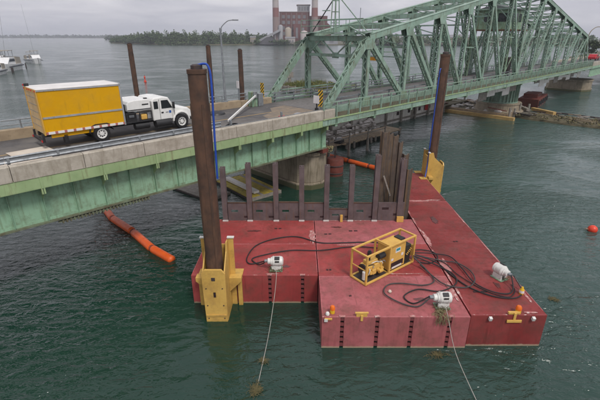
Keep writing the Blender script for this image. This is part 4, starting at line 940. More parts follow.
# scuffed bare strips along the joint of the right section (paint worn off by dragged gear)
rr = random.Random(5)
def scuff_patch(x, y, rx, ry, n=14, m_='scuff'):
    pts = []
    for i in range(n):
        t_ = 6.283 * i / n; k = rr.uniform(.55, 1.1); pts.append((math.cos(t_) * rx * k, math.sin(t_) * ry * k))
    scuff_patch.k = getattr(scuff_patch, 'k', 0) + 1
    o = MB().prism(pts, 0, .002).build('paint_scuff', m_); o.location = (x, y, DK + .009 + .0023 * (scuff_patch.k % 7)); return o
SC = [scuff_patch(7.02, y, .06, rr.uniform(.3, .7), 18) for y in (14.8, 16.2, 17.3, 18.4, 19.6, 21.0, 22.3, 23.6)] + [scuff_patch(9.45, 16.1, .42, .34), scuff_patch(8.1, 25.5, .9, .12), scuff_patch(9.2, 25.6, .6, .1), scuff_patch(8.0, 31.0, .35, .5), scuff_patch(9.5, 13.45, .35, .09), scuff_patch(9.9, 14.6, .07, .5), scuff_patch(-1.3, 16.35, .4, .06), scuff_patch(2.9, 19.2, 1.0, .04), scuff_patch(-2.5, 22.35, 2.2, .05, 22), scuff_patch(3.2, 22.3, 2.4, .06, 22), scuff_patch(.7, 20.2, .22, .9, 20), scuff_patch(6.75, 15.0, .16, .8, 20), scuff_patch(7.2, 17.0, .2, .9, 20), scuff_patch(7.12, 20.0, .14, 1.1, 20), scuff_patch(10.02, 18.5, .05, 1.6, 22), scuff_patch(10.02, 22.5, .05, 1.3, 22), scuff_patch(5.0, 16.35, 1.1, .05, 20)] + [scuff_patch(x, y, a, b, 22, 'oil') for x, y, a, b in ((3.9, 16.9, .5, .22), (5.9, 17.9, .3, .2), (-.7, 17.0, .28, .14), (5.2, 14.35, .3, .16), (9.0, 15.4, .16, .3), (-2.6, 20.9, .5, .12), (2.2, 21.4, .34, .1), (8.3, 22.4, .2, .6))]
par = {}
for o in SC:
    x, y = o.location.x, o.location.y
    for b in [q for q in bpy.data.objects if q.name.startswith('hull') and q.parent and q.parent.name.startswith('barge_section')]:
        p = b.parent; d = b.data; xs = [v.co.x for v in d.vertices]; ys = [v.co.y for v in d.vertices]
        if min(xs) <= x - p.location.x <= max(xs) and min(ys) <= y - p.location.y <= max(ys):
            o.parent = b; o.location = (x - p.location.x, y - p.location.y, o.location.z); break
    else: o.parent = b; o.location = (x - p.location.x, y - p.location.y, o.location.z)
# small fittings on the bow faces
def fitting(label, name, cat, loc, rz, parts):
    t = thing(name, label, cat, loc, rz)
    for nm, m_, f_ in parts: f_().build(nm, m_, t, bevel=.006)
    return t
fitting('yellow steel bracket at the front edge of the faded barge section', 'deck_bracket', 'bracket', (3.45 - .95, YA, DK), 0, [('plate', 'frame_yellow', lambda: MB().bb(-.22, .22, .03, .12, .002, .16)), ('tongue', 'frame_yellow', lambda: MB().bb(-.05, .05, -.03, .02, -.16, .1)), ('bar', 'frame_yellow', lambda: MB().bb(-.27, .27, .02, .1, .16, .21))])
fitting('yellow steel bracket on the bow of the right barge section', 'deck_bracket', 'bracket', (8.75, YA + .12, DK), 0, [('plate', 'frame_yellow', lambda: MB().bb(-.3, .3, -.05, -.002, -.32, -.2)), ('tongue', 'frame_yellow', lambda: MB().bb(-.05, .05, -.03, .02, -.2, .12)), ('bar', 'frame_yellow', lambda: MB().bb(-.26, .2, .02, .12, .04, .14))])
for i, (x, lab) in enumerate(((7.75, 'pale mooring eye on the right bow, left of the yellow bracket'), (9.5, 'pale mooring eye on the right bow, right of the yellow bracket'))):
    fitting(lab, 'mooring_eye', 'eye', (x, YA + .12, DK - .12), 0, [('lug', 'motor_white', lambda: MB().box((0, -.05, 0), (.12, .12, .16), rx=.3))])
fitting('small tan lug at the left corner of the faded barge section', 'mooring_eye', 'eye', (1.15, YA, DK - .06), 0, [('lug', 'frame_yellow', lambda: MB().box((0, -.02, 0), (.3, .05, .08))), ('eye', 'motor_white', lambda: MB().box((-.1, -.04, -.05), (.14, .04, .14)))])
def beacon(label, x, y, s_=1.):
    t = thing('warning_light', label, 'light', (x, y, DK + .003), 0, 'warning lights')
    MB().lathe([(.10 * s_, 0), (.10 * s_, .12), (.085 * s_, .17)], seg=14).build('battery_case', 'sign_yellow', t, smooth=True)
    MB().lathe([(.105 * s_, .17), (.105 * s_, .28), (.07 * s_, .34), (.01, .36)], seg=14).build('lens', 'lens_orange', t, smooth=True)
beacon('orange and yellow warning light at the front corner of the faded barge section', 1.33, 13.45)
beacon('orange warning light lying by the yellow bracket on the right bow', 8.95, 13.45, 1.1)
t = thing('bottle', 'small white and yellow bottle standing by the right motor', 'bottle', (9.75, 14.75, DK + .003)); MB().lathe([(.09, 0), (.1, .06), (.1, .22), (.05, .3), (.04, .36)], seg=12).build('bottle_body', 'sign_yellow', t, smooth=True); MB().lathe([(.103, .08), (.103, .2)], seg=12).build('bottle_label', 'sign_white', t)
o = MB().lathe([(.02, 0), (.08, .02), (.09, .08), (.06, .14), (.01, .16)], seg=12).build('white_float', 'motor_white', smooth=True); o.location = (1.12, 13.3, DK + .003); tag(o, 'small white ball beside the left warning light', 'float')
o = MB().lathe([(.02, 0), (.07, .02), (.08, .07), (.05, .12), (.01, .13)], seg=12).build('rope_float', 'plywood', smooth=True); o.location = (3.98, 14.85, DK + .003); tag(o, 'small tan ball on the deck inside the hose loop', 'float')

# ------------------------------------------------------------------ spuds and their wells
def spud(label, loc, top, group='spuds', r=.335):
    t = thing('spud_pile', label, 'pile', loc, group=group)
    ring = []
    for i in range(28):
        a = 6.283 * i / 28; c, s_ = math.cos(a), math.sin(a); k = (abs(c) ** 5 + abs(s_) ** 5) ** (-1 / 5.); k = 1 + (k - 1) * .45; ring.append((r * c * k, r * s_ * k))
    MB().prism(ring, -3., top).build('shaft', 'rust_steel', t, smooth=True)
    MB().prism([(a * 1.07, b * 1.07) for a, b in ring], top - .12, top + .03).build('head_rim', 'rust_steel', t, smooth=True)
    for a in (0.5, 2.07, 3.64, 5.21): MB().box((math.cos(a) * r * 1.04, math.sin(a) * r * 1.04, top / 2 - .6), (.035, .09, top - 1.2), rz=a).build('guide_strip', 'rust_steel', t)
    MB().lathe([(.22, top + .03), (.22, top + .16), (.14, top + .2)], seg=12).build('head_cap', 'rust_dark', t, smooth=True)
    return t
spud('tall rusty brown spud pile in the left yellow well', (-3.78, 15.35, 0), 10.95)
spud('tall rusty brown spud pile in the right yellow well', (10.62, 31.0, 0), 10.85)
def well(label, loc, rz):
    """local: -y points away from the barge face at y = 0; spud centre at y = -.85"""
    t = thing('spud_well', label, 'spud well', loc, rz, 'yellow spud wells')
    MB().prism([(-.48, -.35), (.48, -.35), (.52, 2.55), (.36, 2.75), (-.36, 2.75), (-.52, 2.55)], -1.38, -1.28, 'Y').build('front_plate', 'well_yellow', t, bevel=.015)
    for sg in (-1, 1):
        MB().prism([(-1.28, -.35), (-.02, -.35), (-.02, 3.55), (-.42, 3.6), (-.55, 3.2), (-1.28, 2.55)], sg * .47 - .03, sg * .47 + .03, 'X').build('side_plate', 'well_yellow', t, bevel=.012)
        MB().bb(sg * .62 - .12, sg * .62 + .12, -.08, -.005, -.2, 3.62).build('back_post', 'well_yellow', t, bevel=.012)
        MB().prism([(sg * .50, 1.0), (sg * 1.06, 1.55), (sg * 1.06, 1.75), (sg * .50, 1.75)] if sg > 0 else [(sg * .50, 1.0), (sg * .50, 1.75), (sg * 1.06, 1.75), (sg * 1.06, 1.55)], -.46, -.1, 'Y').build('hanger', 'well_yellow', t, bevel=.012)
        MB().bb(sg * .92 - .10, sg * .92 + .10, -.16, -.01, -.25, 1.56).build('leg_plate', 'well_yellow', t, bevel=.012)
        MB().bb(sg * .62 - .16, sg * .62 + .16, -.12, .04, 3.62, 3.68).build('cap_plate', 'motor_white', t, bevel=.01)
        MB().bb(sg * .5 - .02, sg * .5 + .55 * sg, -.02, .55, DK + .012, DK + .05).build('deck_lug', 'well_yellow', t)
    MB().bb(-.44, .44, -.06, -.005, -.3, 3.3).build('back_plate', 'well_yellow', t)
    MB().bb(-.05, .05, -1.40, -1.381, 1.35, 1.6).build('slot', 'slot_dark', t); MB().bb(-.09, .07, -1.40, -1.381, 2.2, 2.36).build('stain_hole', 'rust_dark', t)
    MB().bb(-.46, .46, -1.42, -1.381, .32, .40).build('rib', 'well_yellow', t)
    for a in (-.36, .36):
        for zz in (.2, .9, 1.8): MB().cyl((a, -1.40, zz), (a, -1.375, zz), .03, seg=8).build('bolt', 'rust_dark', t)
well('large yellow spud well bolted to the left front barge section', (-3.78, YB, 0), 0)
well('yellow spud well on the side of the far right barge section', (XD, 31.0, 0), R(90))
# blue hydraulic hoses / straps on the spuds
m = MB(); m.tube([(-3.72, 15.35, 11.12), (-3.5, 15.3, 11.17), (-3.34, 15.25, 11.1), (-3.26, 15.22, 10.7), (-3.27, 15.2, 9.5), (-3.3, 15.2, 8.2), (-3.32, 15.2, 6.8)], .042, 8, 8)
o = m.build('blue_strap', 'blue', smooth=True); tag(o, 'bright blue hose hanging down beside the left spud pile', 'hose')
m = MB(); m.tube([(10.28, 30.62, 9.9), (10.18, 30.5, 9.6), (10.14, 30.45, 7), (10.12, 30.45, 4.), (10.05, 30.3, 2.4), (9.9, 30.0, 1.75)], .04, 8, 6)
o = m.build('blue_strap', 'blue', smooth=True); tag(o, 'blue hose hanging along the right spud pile', 'hose')
for i, (x, y, top, lab) in enumerate(((-22.65, 57, 11.1, 'rusty brown pile standing in the river behind the truck'), (-12.24, 57, 10.86, 'rusty brown pile standing in the river behind the left spud and lamp'), (-8.03, 57, 10.36, 'rusty brown pile standing in the river right of the lamp post'))):
    spud(lab, (x, y, 0), top, 'piles beyond the bridge', .3)
t = thing('channel_marker', 'small red marker in the river behind the truck', 'marker', (-44, 118, 0)); MB().lathe([(.35, -.4), (.38, .2), (.2, .35), (.12, .9), (.2, 1.0), (.2, 1.5), (.05, 1.7)], seg=14).build('marker_body', 'buoy_red', t, smooth=True); MB().cyl((0, 0, 1.7), (0, 0, 2.0), .05, seg=8).build('marker_lamp', 'black_metal', t)

# ------------------------------------------------------------------ dark steel template frame at the back of the barge
fm = thing('pile_frame', 'row of dark steel posts joined by slotted plates along the barge back edge', 'frame', (0, YD - .12, 0))
def hsec(mb, x, y, z0, z1, w_=.30, d=.34, tf=.035, rz=0):
    mb.bb(x - w_ / 2, x + w_ / 2, y - d / 2, y - d / 2 + tf, z0, z1); mb.bb(x - w_ / 2, x + w_ / 2, y + d / 2 - tf, y + d / 2, z0, z1); mb.bb(x - .018, x + .018, y - d / 2 + tf, y + d / 2 - tf, z0, z1); return mb
px_ = [-4.56, -3.05, -1.45, .1, 1.6, 3.08, 4.55]; tops = [5.0, 5.25, 5.25, 5.06, 5.12, 5.12, 5.75]
for i, (x, tz) in enumerate(zip(px_, tops)):
    hsec(MB(), x, 0, -1.2, tz).build('post', 'pile_purple', fm, bevel=.008)
    MB().bb(x - .17, x + .17, -.2, -.171, DK + .01, DK + .10).build('shoe', 'motor_white', fm)
ht = [1.15, 1.2, 1.2, 1.15, .75, 1.15, 1.25]
for i in range(6):
    a, b = px_[i] + .16, px_[i + 1] - .16; h = DK + ht[i]
    m = MB(); sx0, sx1, z0, z1 = a + .2, a + .62, DK + .55, DK + .72        # plate with a slot cut through
    if i == 4: z0, z1 = DK + .3, DK + .45
    m.bb(a, b, -.05, .05, 1.2, z0); m.bb(a, b, -.05, .05, z1, h); m.bb(a, sx0, -.05, .05, z0, z1); m.bb(sx1, b, -.05, .05, z0, z1)
    m.build('plate', 'pile_purple', fm)
    MB().bb(a, b, -.07, .07, h, h + .04).build('plate_flange', 'rust_steel', fm)
    MB().bb(sx1 + .35, sx1 + .7, -.056, -.05, DK + .2, DK + .32).build('weep_hole', 'slot_dark', fm)
MB().bb(4.75, 6.35, -.05, .05, 1.2, DK + 1.2).build('plate', 'pile_purple', fm)
for a, z in ((5.0, .75), (5.7, .35)): MB().bb(a, a + .4, -.062, -.05, DK + z, DK + z + .14).build('weep_hole', 'slot_dark', fm)
hsec(MB(), 6.05, .05, -1.2, 5.5, .32, .4).build('post', 'pile_purple', fm, bevel=.008)
MB().bb(5.9, 6.3, -.3, -.17, DK + .01, DK + .35).build('clamp', 'frame_yellow', fm); MB().bb(2.45, 2.6, -.28, -.16, DK + .01, DK + .45).build('clamp', 'frame_yellow', fm)
# sheet piles driven behind it
zx = [(4.98, .62, 6.9), (5.33, .95, 6.72), (5.72, 1.25, 6.55), (6.12, 1.45, 6.1), (6.45, 1.2, 5.4), (6.62, .75, 4.6)]
labs = ['tallest rusty sheet pile, leftmost of the cluster behind the barge', 'second tallest rusty sheet pile of the cluster behind the barge', 'third sheet pile from the left in the cluster behind the barge', 'fourth sheet pile from the left in the cluster behind the barge', 'fifth sheet pile from the left, at the right of the cluster', 'shortest sheet pile, rightmost of the cluster behind the barge']
for (x, dy_, tz), lab in zip(zx, labs):
    m = MB(); z = [(-.26, .16), (-.14, .16), (-.08, -.12), (.12, -.12), (.18, .16), (.28, .16), (.28, .19), (.155, .19), (.10, -.09), (-.055, -.09), (-.115, .19), (-.26, .19)]
    m.prism([(a, b) for a, b in z], -2, tz); o = m.build('sheet_pile', 'sheet_pile'); o.location = (x, YD + dy_, 0); o.rotation_euler.z = R(rr.uniform(-12, 12)); tag(o, lab, 'sheet pile', 'sheet piles behind the barge')
o = MB().beam((5.05, YD + .35, 4.3), (5.55, YD + .4, 3.0), .05, .09).build('steel_bar', 'wood_grey'); tag(o, 'pale bar leaning against the sheet piles', 'bar')

# ------------------------------------------------------------------ hydraulic power pack
pp = thing('power_pack', 'yellow tubular-framed hydraulic power pack standing on the barge deck', 'power pack', (2.98, 15.35, DK + .01), R(37.5))
L_, W_, H_ = 3.35, .95, 1.5
def bar(a, b, w_=.085): return MB().beam(a, b, w_, w_).build('frame_bar', 'frame_yellow', pp, bevel=.012)
for y in (0, W_):
    for z in (.06, H_): bar((-.04, y, z), (L_ + .04, y, z))
    for x in (0, 1.55, L_): bar((x, y, .1), (x, y, H_ - .04))
for x in (0, 1.55, L_):
    for z in (.06, H_): bar((x, .04, z), (x, W_ - .04, z))
bar((0, .05, .75), (0, W_ - .05, .75), .05)
MB().bb(.05, L_ - .05, .05, W_ - .05, .02, .06).build('floor_plate', 'rust_dark', pp)
eng = MB().bb(.35, 1.35, .22, .76, .25, .72).build('engine_block', 'frame_yellow', pp, bevel=.04)
for i in range(4): MB().cyl((.48 + i * .25, .2, .42), (.48 + i * .25, .12, .42), .09, seg=10).build('engine_cover', 'frame_yellow', eng)
MB().bb(.45, 1.25, .3, .68, .72, .92).build('rocker_cover', 'frame_yellow', eng, bevel=.04)
MB().cyl((.62, .45, .92), (.62, .45, 1.42), .06, seg=10).build('exhaust', 'black_metal', eng); MB().cyl((.62, .45, 1.1), (.62, .45, 1.36), .1, seg=12).build('silencer', 'black_metal', eng)
MB().cyl((1.05, .3, 1.0), (1.45, .3, 1.0), .15, seg=14).build('air_filter', 'black_metal', eng, smooth=True)
MB().cyl((.25, .49, .5), (.33, .49, .5), .28, seg=18).build('fan', 'black_metal', eng)
for q in range(7):
    a = Vector((rr.uniform(.3, 1.4), rr.uniform(.1, .35), rr.uniform(.3, .9))); b = Vector((rr.uniform(.3, 1.5), rr.uniform(.1, .5), rr.uniform(.3, 1.1)))
    MB().tube([a, (a + b) / 2 + Vector((0, -.08, .12)), b], .022, 6, 5).build('engine_hose', rr.choice(['black_rubber', 'galv', 'motor_white']), eng, smooth=True)
MB().cyl((.2, .3, .12), (.2, .3, .5), .1, seg=12).build('filter', 'motor_white', eng); MB().bb(.55, .8, .1, .2, .3, .55).build('pump', 'frame_yellow', eng, bevel=.03); MB().cyl((.95, .1, .35), (1.2, .1, .35), .09, seg=12).build('pump', 'yellow', eng)
cab_ = MB().bb(1.62, 2.75, .06, .86, .12, 1.38).build('tank_cabinet', 'frame_yellow', pp, bevel=.02)
MB().bb(2.0, 2.36, .048, .059, .98, 1.22).build('maker_label', 'sign_white', cab_); MB().bb(2.04, 2.32, .043, .047, 1.06, 1.2).build('label_print', 'teal_logo', cab_)
MB().bb(1.72, 1.88, .048, .059, .62, .74).build('notice', 'sign_white', cab_); MB().bb(2.45, 2.6, .048, .059, .7, .84).build('notice', 'sign_white', cab_)
MB().bb(1.75, 2.62, .045, .059, .22, .5).build('vent_opening', 'slot_dark', cab_); MB().bb(1.8, 2.5, .03, .044, .18, .27).build('drip_tray', 'motor_white', cab_)
MB().bb(2.85, 3.25, .12, .84, .12, 1.05).build('valve_bank', 'black_metal', pp, bevel=.02)
for i in range(5): MB().cyl((2.9 + .07 * i, .1, .6 + .06 * i), (2.9 + .07 * i, .03, .6 + .06 * i), .03, seg=8).build('valve', 'frame_yellow', pp)
MB().bb(2.6, 2.9, .25, .7, 1.38, 1.44).build('oil_cooler', 'black_metal', pp); MB().bb(3.32, 3.42, .1, .5, .35, .95).build('end_panel', 'frame_yellow', pp)
MB().bb(3.345, 3.4, .55, .84, .3, .8).build('hose_rack', 'frame_yellow', pp)

# ------------------------------------------------------------------ white winch motors
def motor(label, x, y, rz):
    t = thing('winch_motor', label, 'motor', (x, y, DK + .01), rz, 'white winch motors')
    MB().lathe([(.09, -.42), (.15, -.40), (.15, -.27), (.20, -.25), (.20, -.2), (.235, -.18), (.245, .22), (.22, .30), (.14, .345), (.02, .35)], (0, 0, .46), 22, 'X').build('casing', 'motor_white', t, smooth=True)
    for i in (0, 5): MB().lathe([(.245, -.15 + i * .06), (.258, -.145 + i * .06), (.258, -.128 + i * .06), (.245, -.12 + i * .06)], (0, 0, .46), 22, 'X').build('fin', 'motor_white', t)
    MB().box((.05, -.13, .685), (.24, .17, .05), rx=.5).build('terminal_box', 'black_metal', t, bevel=.01); MB().box((.05, -.24, .55), (.2, .02, .12), rx=.3).build('rating_plate', 'hose_grey', t)
    for yy in (-.13, .13): MB().bb(-.22, .24, yy - .05, yy + .05, .03, .27).build('foot', 'motor_white', t, bevel=.01)
    MB().bb(-.3, .3, -.24, .24, 0, .035).build('base_plate', 'girder_green', t); MB().lathe([(.07, -.56), (.07, -.42)], (0, 0, .46), 12, 'X').build('shaft', 'galv', t)
    for yy in (-.06, .06): MB().cyl((-.56, yy, .5), (-.42, yy, .5), .028, seg=8).build('hose_coupling', 'galv', t)
    g = MB()
    for i in range(90):
        p = Vector((rr.uniform(-.35, .25), rr.uniform(-.38, .05), rr.uniform(.03, .12))); q = Vector((rr.gauss(0, .12), rr.gauss(0, .12), rr.uniform(-.03, .05)))
        g.tube([p, p + q * .6 + Vector((0, 0, .03)), p + q], .008, 4, 2)
    stuff(g.build('snagged_weed', 'weed', t))
motor('white winch motor by the front edge left of the power pack', -1.15, 16.75, 0)
motor('white winch motor at the front edge of the faded barge section', 5.95, 13.85, 0)
motor('white winch motor tilted toward the right edge of the barge', 9.35, 16.0, R(115))
gm = MB()
for i in range(150):
    x, y = 5.75 + rr.gauss(0, .17), 13.42 - abs(rr.gauss(0, .17)); z = DK + rr.uniform(.02, .16); over = y < 13.28
    if over: pts = [(x, y, z), (x + rr.gauss(0, .05), 13.10 - rr.uniform(0, .05), DK + .03), (x + rr.gauss(0, .07), 13.10 - rr.uniform(0, .04), DK - rr.uniform(.1, .38))]
    else: pts = [(x, y, z), (x + rr.gauss(0, .1), y + rr.gauss(0, .1), z + rr.uniform(-.02, .08)), (x + rr.gauss(0, .16), y + rr.gauss(0, .12), DK + .03)]
    if i % 2: gm.tube(pts, rr.uniform(.005, .009), 4, 3)
stuff(tag(gm.build('snagged_weed', 'weed_pale'), 'pale weed hanging over the front edge below the front motor', 'weed'))

# ------------------------------------------------------------------ hoses on the deck
H0 = DK + .05
HP = {
 'black hose looping along the deck to the left motor, outer one': [(-1.55, 16.82), (-1.90, 17.30), (-2.50, 17.20), (-2.71, 17.79), (-2.38, 19.05), (-1.40, 19.86), (-0.17, 20.10), (1.10, 19.39), (2.47, 19.39), (3.98, 19.45), (5.3, 18.9), (5.7, 18.0)],
 'black hose running to the left motor, inner one': [(-1.6, 16.7), (-2.0, 17.05), (-2.43, 17.59), (-1.96, 17.99), (-0.53, 18.51), (1.06, 18.51), (2.43, 18.85), (3.40, 18.9), (5.0, 18.5), (5.5, 17.9)],
 'tight loop of black hose at the right end of the power pack': [(5.65, 17.75), (6.3, 18.5), (6.95, 18.3), (7.0, 17.7), (6.47, 17.21), (5.9, 17.30)],
 'black hose running to the right motor, inner one': [(5.6, 17.60), (6.84, 18.09), (7.67, 17.79), (7.86, 16.66), (7.96, 15.47), (8.48, 14.78), (9.11, 14.63), (9.5, 15.0), (9.57, 15.45)],
 'black hose running to the right motor, outer one': [(5.7, 17.45), (6.77, 17.21), (7.19, 16.13), (7.65, 15.16), (8.48, 14.49), (9.34, 14.4), (9.86, 14.9), (9.68, 15.45)],
 'black hose running to the front motor, right-hand loop': [(5.62, 17.3), (6.61, 17.02), (7.25, 16.30), (7.14, 15.47), (6.21, 14.86), (5.27, 15.01), (4.52, 14.49), (4.8, 13.98), (5.4, 13.88)],
 'grey-black hose running to the front motor, left-hand loop': [(5.6, 17.15), (6.1, 16.48), (6.18, 15.63), (5.58, 15.3), (4.63, 15.45), (3.99, 15.32), (3.70, 14.71), (4.16, 14.07), (4.9, 13.75), (5.4, 13.8)],
 'grey hose curling on the deck beside the joint of the right section': [(5.72, 17.41), (7.03, 17.40), (7.78, 17.20), (8.17, 16.48), (8.05, 15.63), (7.45, 15.1), (6.6, 15.3), (6.2, 16.1), (5.9, 17.0)],
 'thin black hose crossing from the power pack to the right section': [(5.68, 17.5), (6.4, 17.7), (7.2, 17.3), (7.5, 16.2), (8.2, 15.0), (9.0, 14.45), (9.55, 14.9), (9.62, 15.4)],
}
for i, (lab, pts) in enumerate(HP.items()):
    n = len(pts); z = [H0 + .018 * (i % 4) for _ in pts]; z[0] = DK + .45; z[1] = DK + .12
    if 'motor' in lab: z[-1] = DK + .5
    if 'left motor' in lab: z[0] = DK + .5; z[-1] = DK + .45; z[-2] = DK + .12; z[1] = H0 + .05
    m = MB().tube([(p[0], p[1], zz) for p, zz in zip(pts, z)], .03 if 'thin' not in lab else .02, 8, 7)
    tag(m.build('hydraulic_hose', 'hose_grey' if 'grey' in lab else 'black_rubber', smooth=True), lab, 'hose', 'hydraulic hoses')

# ------------------------------------------------------------------ afloat: rafts, booms, buoy, lines, weed
def raft(label, c, w_, l_, rz, m_, n, z=.28):
    t = thing('work_raft', label, 'raft', (*c, 0), rz)
    MB().bb(-w_ / 2, w_ / 2, -l_ / 2, l_ / 2, -.15, z - .09).build('pontoon', 'rust_dark', t, bevel=.02)
    ww = w_ / n
    for i in range(n): MB().box((-w_ / 2 + ww * (i + .5), 0, z - .04), (ww * .95, l_ * rr.uniform(.97, 1), .07)).build('plank', m_ if not isinstance(m_, list) else m_[i % len(m_)], t)
    MB().bb(-w_ / 2 - .04, w_ / 2 + .04, -l_ / 2 - .06, -l_ / 2, .0, z).build('edge_board', 'wood_grey', t); MB().bb(-w_ / 2 - .04, w_ / 2 + .04, l_ / 2, l_ / 2 + .06, .0, z).build('edge_board', 'wood_grey', t)
    return t
raft('yellow planked work raft floating under the approach girder behind the posts', (-4.5, 32.2), 3.0, 5.4, R(40), ['float_yellow', 'float_yellow', 'float_yellow', 'wood_grey'], 9)
raft('grey planked work raft floating beside the yellow raft, nearer the left spud', (-8.3, 31.3), 2.2, 4.6, R(52), 'wood_grey', 7, .22)
o = MB().box((0, 0, 0), (4.6, .5, .2)).build('timber', 'panel_white', bevel=.02); o.location = (-5.0, 31.9, .42); o.rotation_euler.z = R(131); tag(o, 'pale grey beam lying across the yellow raft', 'timber')
def boom(label, pts, r, m_, m2):
    t = thing('containment_boom', label, 'boom', (0, 0, 0), group='orange containment booms')
    P = [Vector(p) for p in pts]; n = 0
    seg = []
    for i in range(len(P) - 1):
        k = max(1, round((P[i + 1] - P[i]).length / 3.2))
        for j in range(k): seg.append((P[i].lerp(P[i + 1], j / k), P[i].lerp(P[i + 1], (j + 1) / k)))
    for i, (a, b) in enumerate(seg):
        d = (b - a); q = a + d * .03; e = b - d * .03; jz = Vector((0, 0, rr.uniform(-.03, .03)))
        MB().tube([q + jz, q + d * .06 + jz, q + d * .25 + jz, q + d * .7 + jz, e - d * .06 + jz, e + jz], lambda s_: r * (1 if .12 < s_ < .88 else .82), 12, 3).build('float_segment', m2 if i < 1 else m_, t, smooth='all')
    for i in range(len(seg) - 1): MB().tube([seg[i][1] - (seg[i][1] - seg[i][0]) * .05, seg[i + 1][0] + (seg[i + 1][1] - seg[i + 1][0]) * .05], r * .8, 10, 1).build('joint', m2, t)
    return t
boom('bright orange containment boom floating out from under the girder at left', [(-17.5, 31.0, .15), (-14.9, 27.9, .15), (-13.2, 25.6, .16), (-11.0, 23.6, .15), (-9.0, 21.4, .13), (-7.35, 20.1, .06)], .25, 'orange', 'orange_old')
boom('orange containment boom on the water behind the posts, beside the pier', [(-.6, 43.4, .2), (2.7, 42.0, .2), (5.0, 39.7, .2), (8.6, 35.9, .2)], .24, 'orange', 'orange_old')
t = thing('mooring_buoy', 'round red-orange buoy on the open water at the right edge', 'buoy', (19.6, 24.05, 0)); MB().lathe([(.04, -.22), (.18, -.18), (.27, 0), (.30, .12), (.25, .27), (.13, .37), (.02, .39)], seg=22).build('float', 'buoy_red', t, smooth='all'); MB().tube([(-.3, 0, .12), (-.42, .02, .16), (-.46, .06, .08)], .035, 6).build('shackle', 'wood', t)
for lab, pts in (('thin anchor line running from the left motor down into the water', [(-1.15, 16.35, DK + .25), (-1.12, 16.12, DK + .02), (-1.18, 15.6, .95), (-1.35, 13.6, .25), (-1.62, 10.9, -.05), (-1.7, 10.2, -.25)]), ('thin anchor line running off the front of the faded section into the water', [(5.95, 13.5, DK + .3), (5.97, 13.1, DK + .02), (6.1, 12.2, .6), (6.35, 10.4, -.05), (6.4, 9.9, -.2)])):
    tag(MB().tube(pts, .013, 6, 6).build('anchor_line', 'rope', smooth=True), lab, 'rope', 'anchor lines')
def weed_clump(label, x, y, rx, ry, n, z=.02, m_='weed', rz=0):
    g = MB()
    for i in range(n):
        a = rr.uniform(0, 6.28); k = abs(rr.gauss(0, .5)); p = [math.cos(a) * k * rx, math.sin(a) * k * ry]; th = rr.gauss(.3, 1.1) + (math.pi if rr.random() < .5 else 0)
        pts = []
        for j in range(6):
            pts.append((p[0], p[1], z + .004 * (i % 9) + .006 * math.sin(j * 2.)))
            th += rr.gauss(0, .7); st_ = rr.uniform(.02, .07); p = [p[0] + st_ * math.cos(th), p[1] + st_ * math.sin(th)]
        g.tube(pts, rr.uniform(.004, .009), 4, 2)
    o = g.build('floating_weed', m_); o.location = (x, y, 0); o.rotation_euler.z = rz; stuff(tag(o, label, 'weed'))
weed_clump('brown weed snagged round the left anchor line where it enters the water', -1.62, 11.0, .24, .4, 170)
weed_clump('small brown weed tangle on the left anchor line, further in', -1.45, 12.4, .12, .16, 60, .05)
weed_clump('brown weed drifting in front of the faded barge section', 5.6, 12.75, .6, .1, 90, .02, 'weed', .2)
weed_clump('small weed mat drifting beside the right bow', 12.6, 16.45, .34, .12, 70, .02, 'weed', -.4)
weed_clump('weed and twigs floating under the pier nose', .3, 32.2, .8, .5, 200, .03, 'weed_pale')

# ------------------------------------------------------------------ boats at the left edge
def cruiser(label, x, y, rz, s_=1., mast=None, top=True):
    t = thing('motor_boat', label, 'boat', (x, y, 0), rz, 'boats moored at the left edge'); t.scale = (s_, s_, s_)
    st = [(-4.5, 1.35, 0.0), (-2, 1.5, .0), (1, 1.45, .05), (3.2, 1.0, .25), (4.8, .06, .5)]
    vs = []; 
    for xx, w_, sh in st: vs += [(xx - .3 * (xx > 4), -w_ * .75, -.4), (xx, -w_, 1.2 + sh), (xx, w_, 1.2 + sh), (xx - .3 * (xx > 4), w_ * .75, -.4)]
    fs = []
    for i in range(4):
        a, b = 4 * i, 4 * i + 4; fs += [(a, b, b + 1, a + 1), (a + 1, b + 1, b + 2, a + 2), (a + 2, b + 2, b + 3, a + 3)]
    fs += [(0, 1, 2, 3)]
    MB().add(vs, fs).build('hull', 'hull_white', t); MB().prism([(-1.6, 1.2), (-1.4, 2.5), (1.0, 2.5), (2.6, 1.35)], -1.15, 1.15, 'Y').build('cabin', 'hull_white', t, bevel=.05)
    MB().prism([(-1.3, 1.7), (-1.25, 2.2), (1.0, 2.2), (1.7, 1.75)], -1.17, 1.17, 'Y').build('window_band', 'hull_navy', t); MB().bb(-4.53, -4.5, -1.1, 1.1, .3, 1.0).build('transom', 'hull_navy', t)
    MB().prism([(-4.2, 1.2), (-4.0, 2.4), (-1.6, 2.6), (-1.6, 1.2)], -1.25, 1.25, 'Y').build('canvas_enclosure', 'canvas_tan', t); MB().bb(-4.6, 3.0, -1.52, -1.46, .75, .95).build('rub_strake', 'hull_navy', t); MB().bb(-4.6, 3.0, 1.46, 1.52, .75, .95).build('rub_strake', 'hull_navy', t)
    if top:
        MB().bb(-1.5, .8, -1.1, 1.1, 3.7, 3.8).build('canopy', 'canvas_tan', t)
        for a in (-1.3, .6):
            for b in (-1., 1.): MB().cyl((a, b, 2.5), (a, b, 3.7), .04, seg=6).build('canopy_post', 'galv', t)
    if mast: MB().cyl((-.3, 0, 2.5), (-.3 - mast * .28, .2, 2.5 + mast), .05, .02, 6).build('outrigger', 'galv', t)
cruiser('white cabin cruiser with dark window band, largest of the boats at the left edge', -110, 158, R(-75), 1.9, 8)
cruiser('white cruiser with a tall tilted mast, right of the largest boat', -128, 205, R(-50), 1.5, 15)
cruiser('small tan-topped boat, rightmost of the moored boats', -133, 210, R(-40), 1.3)
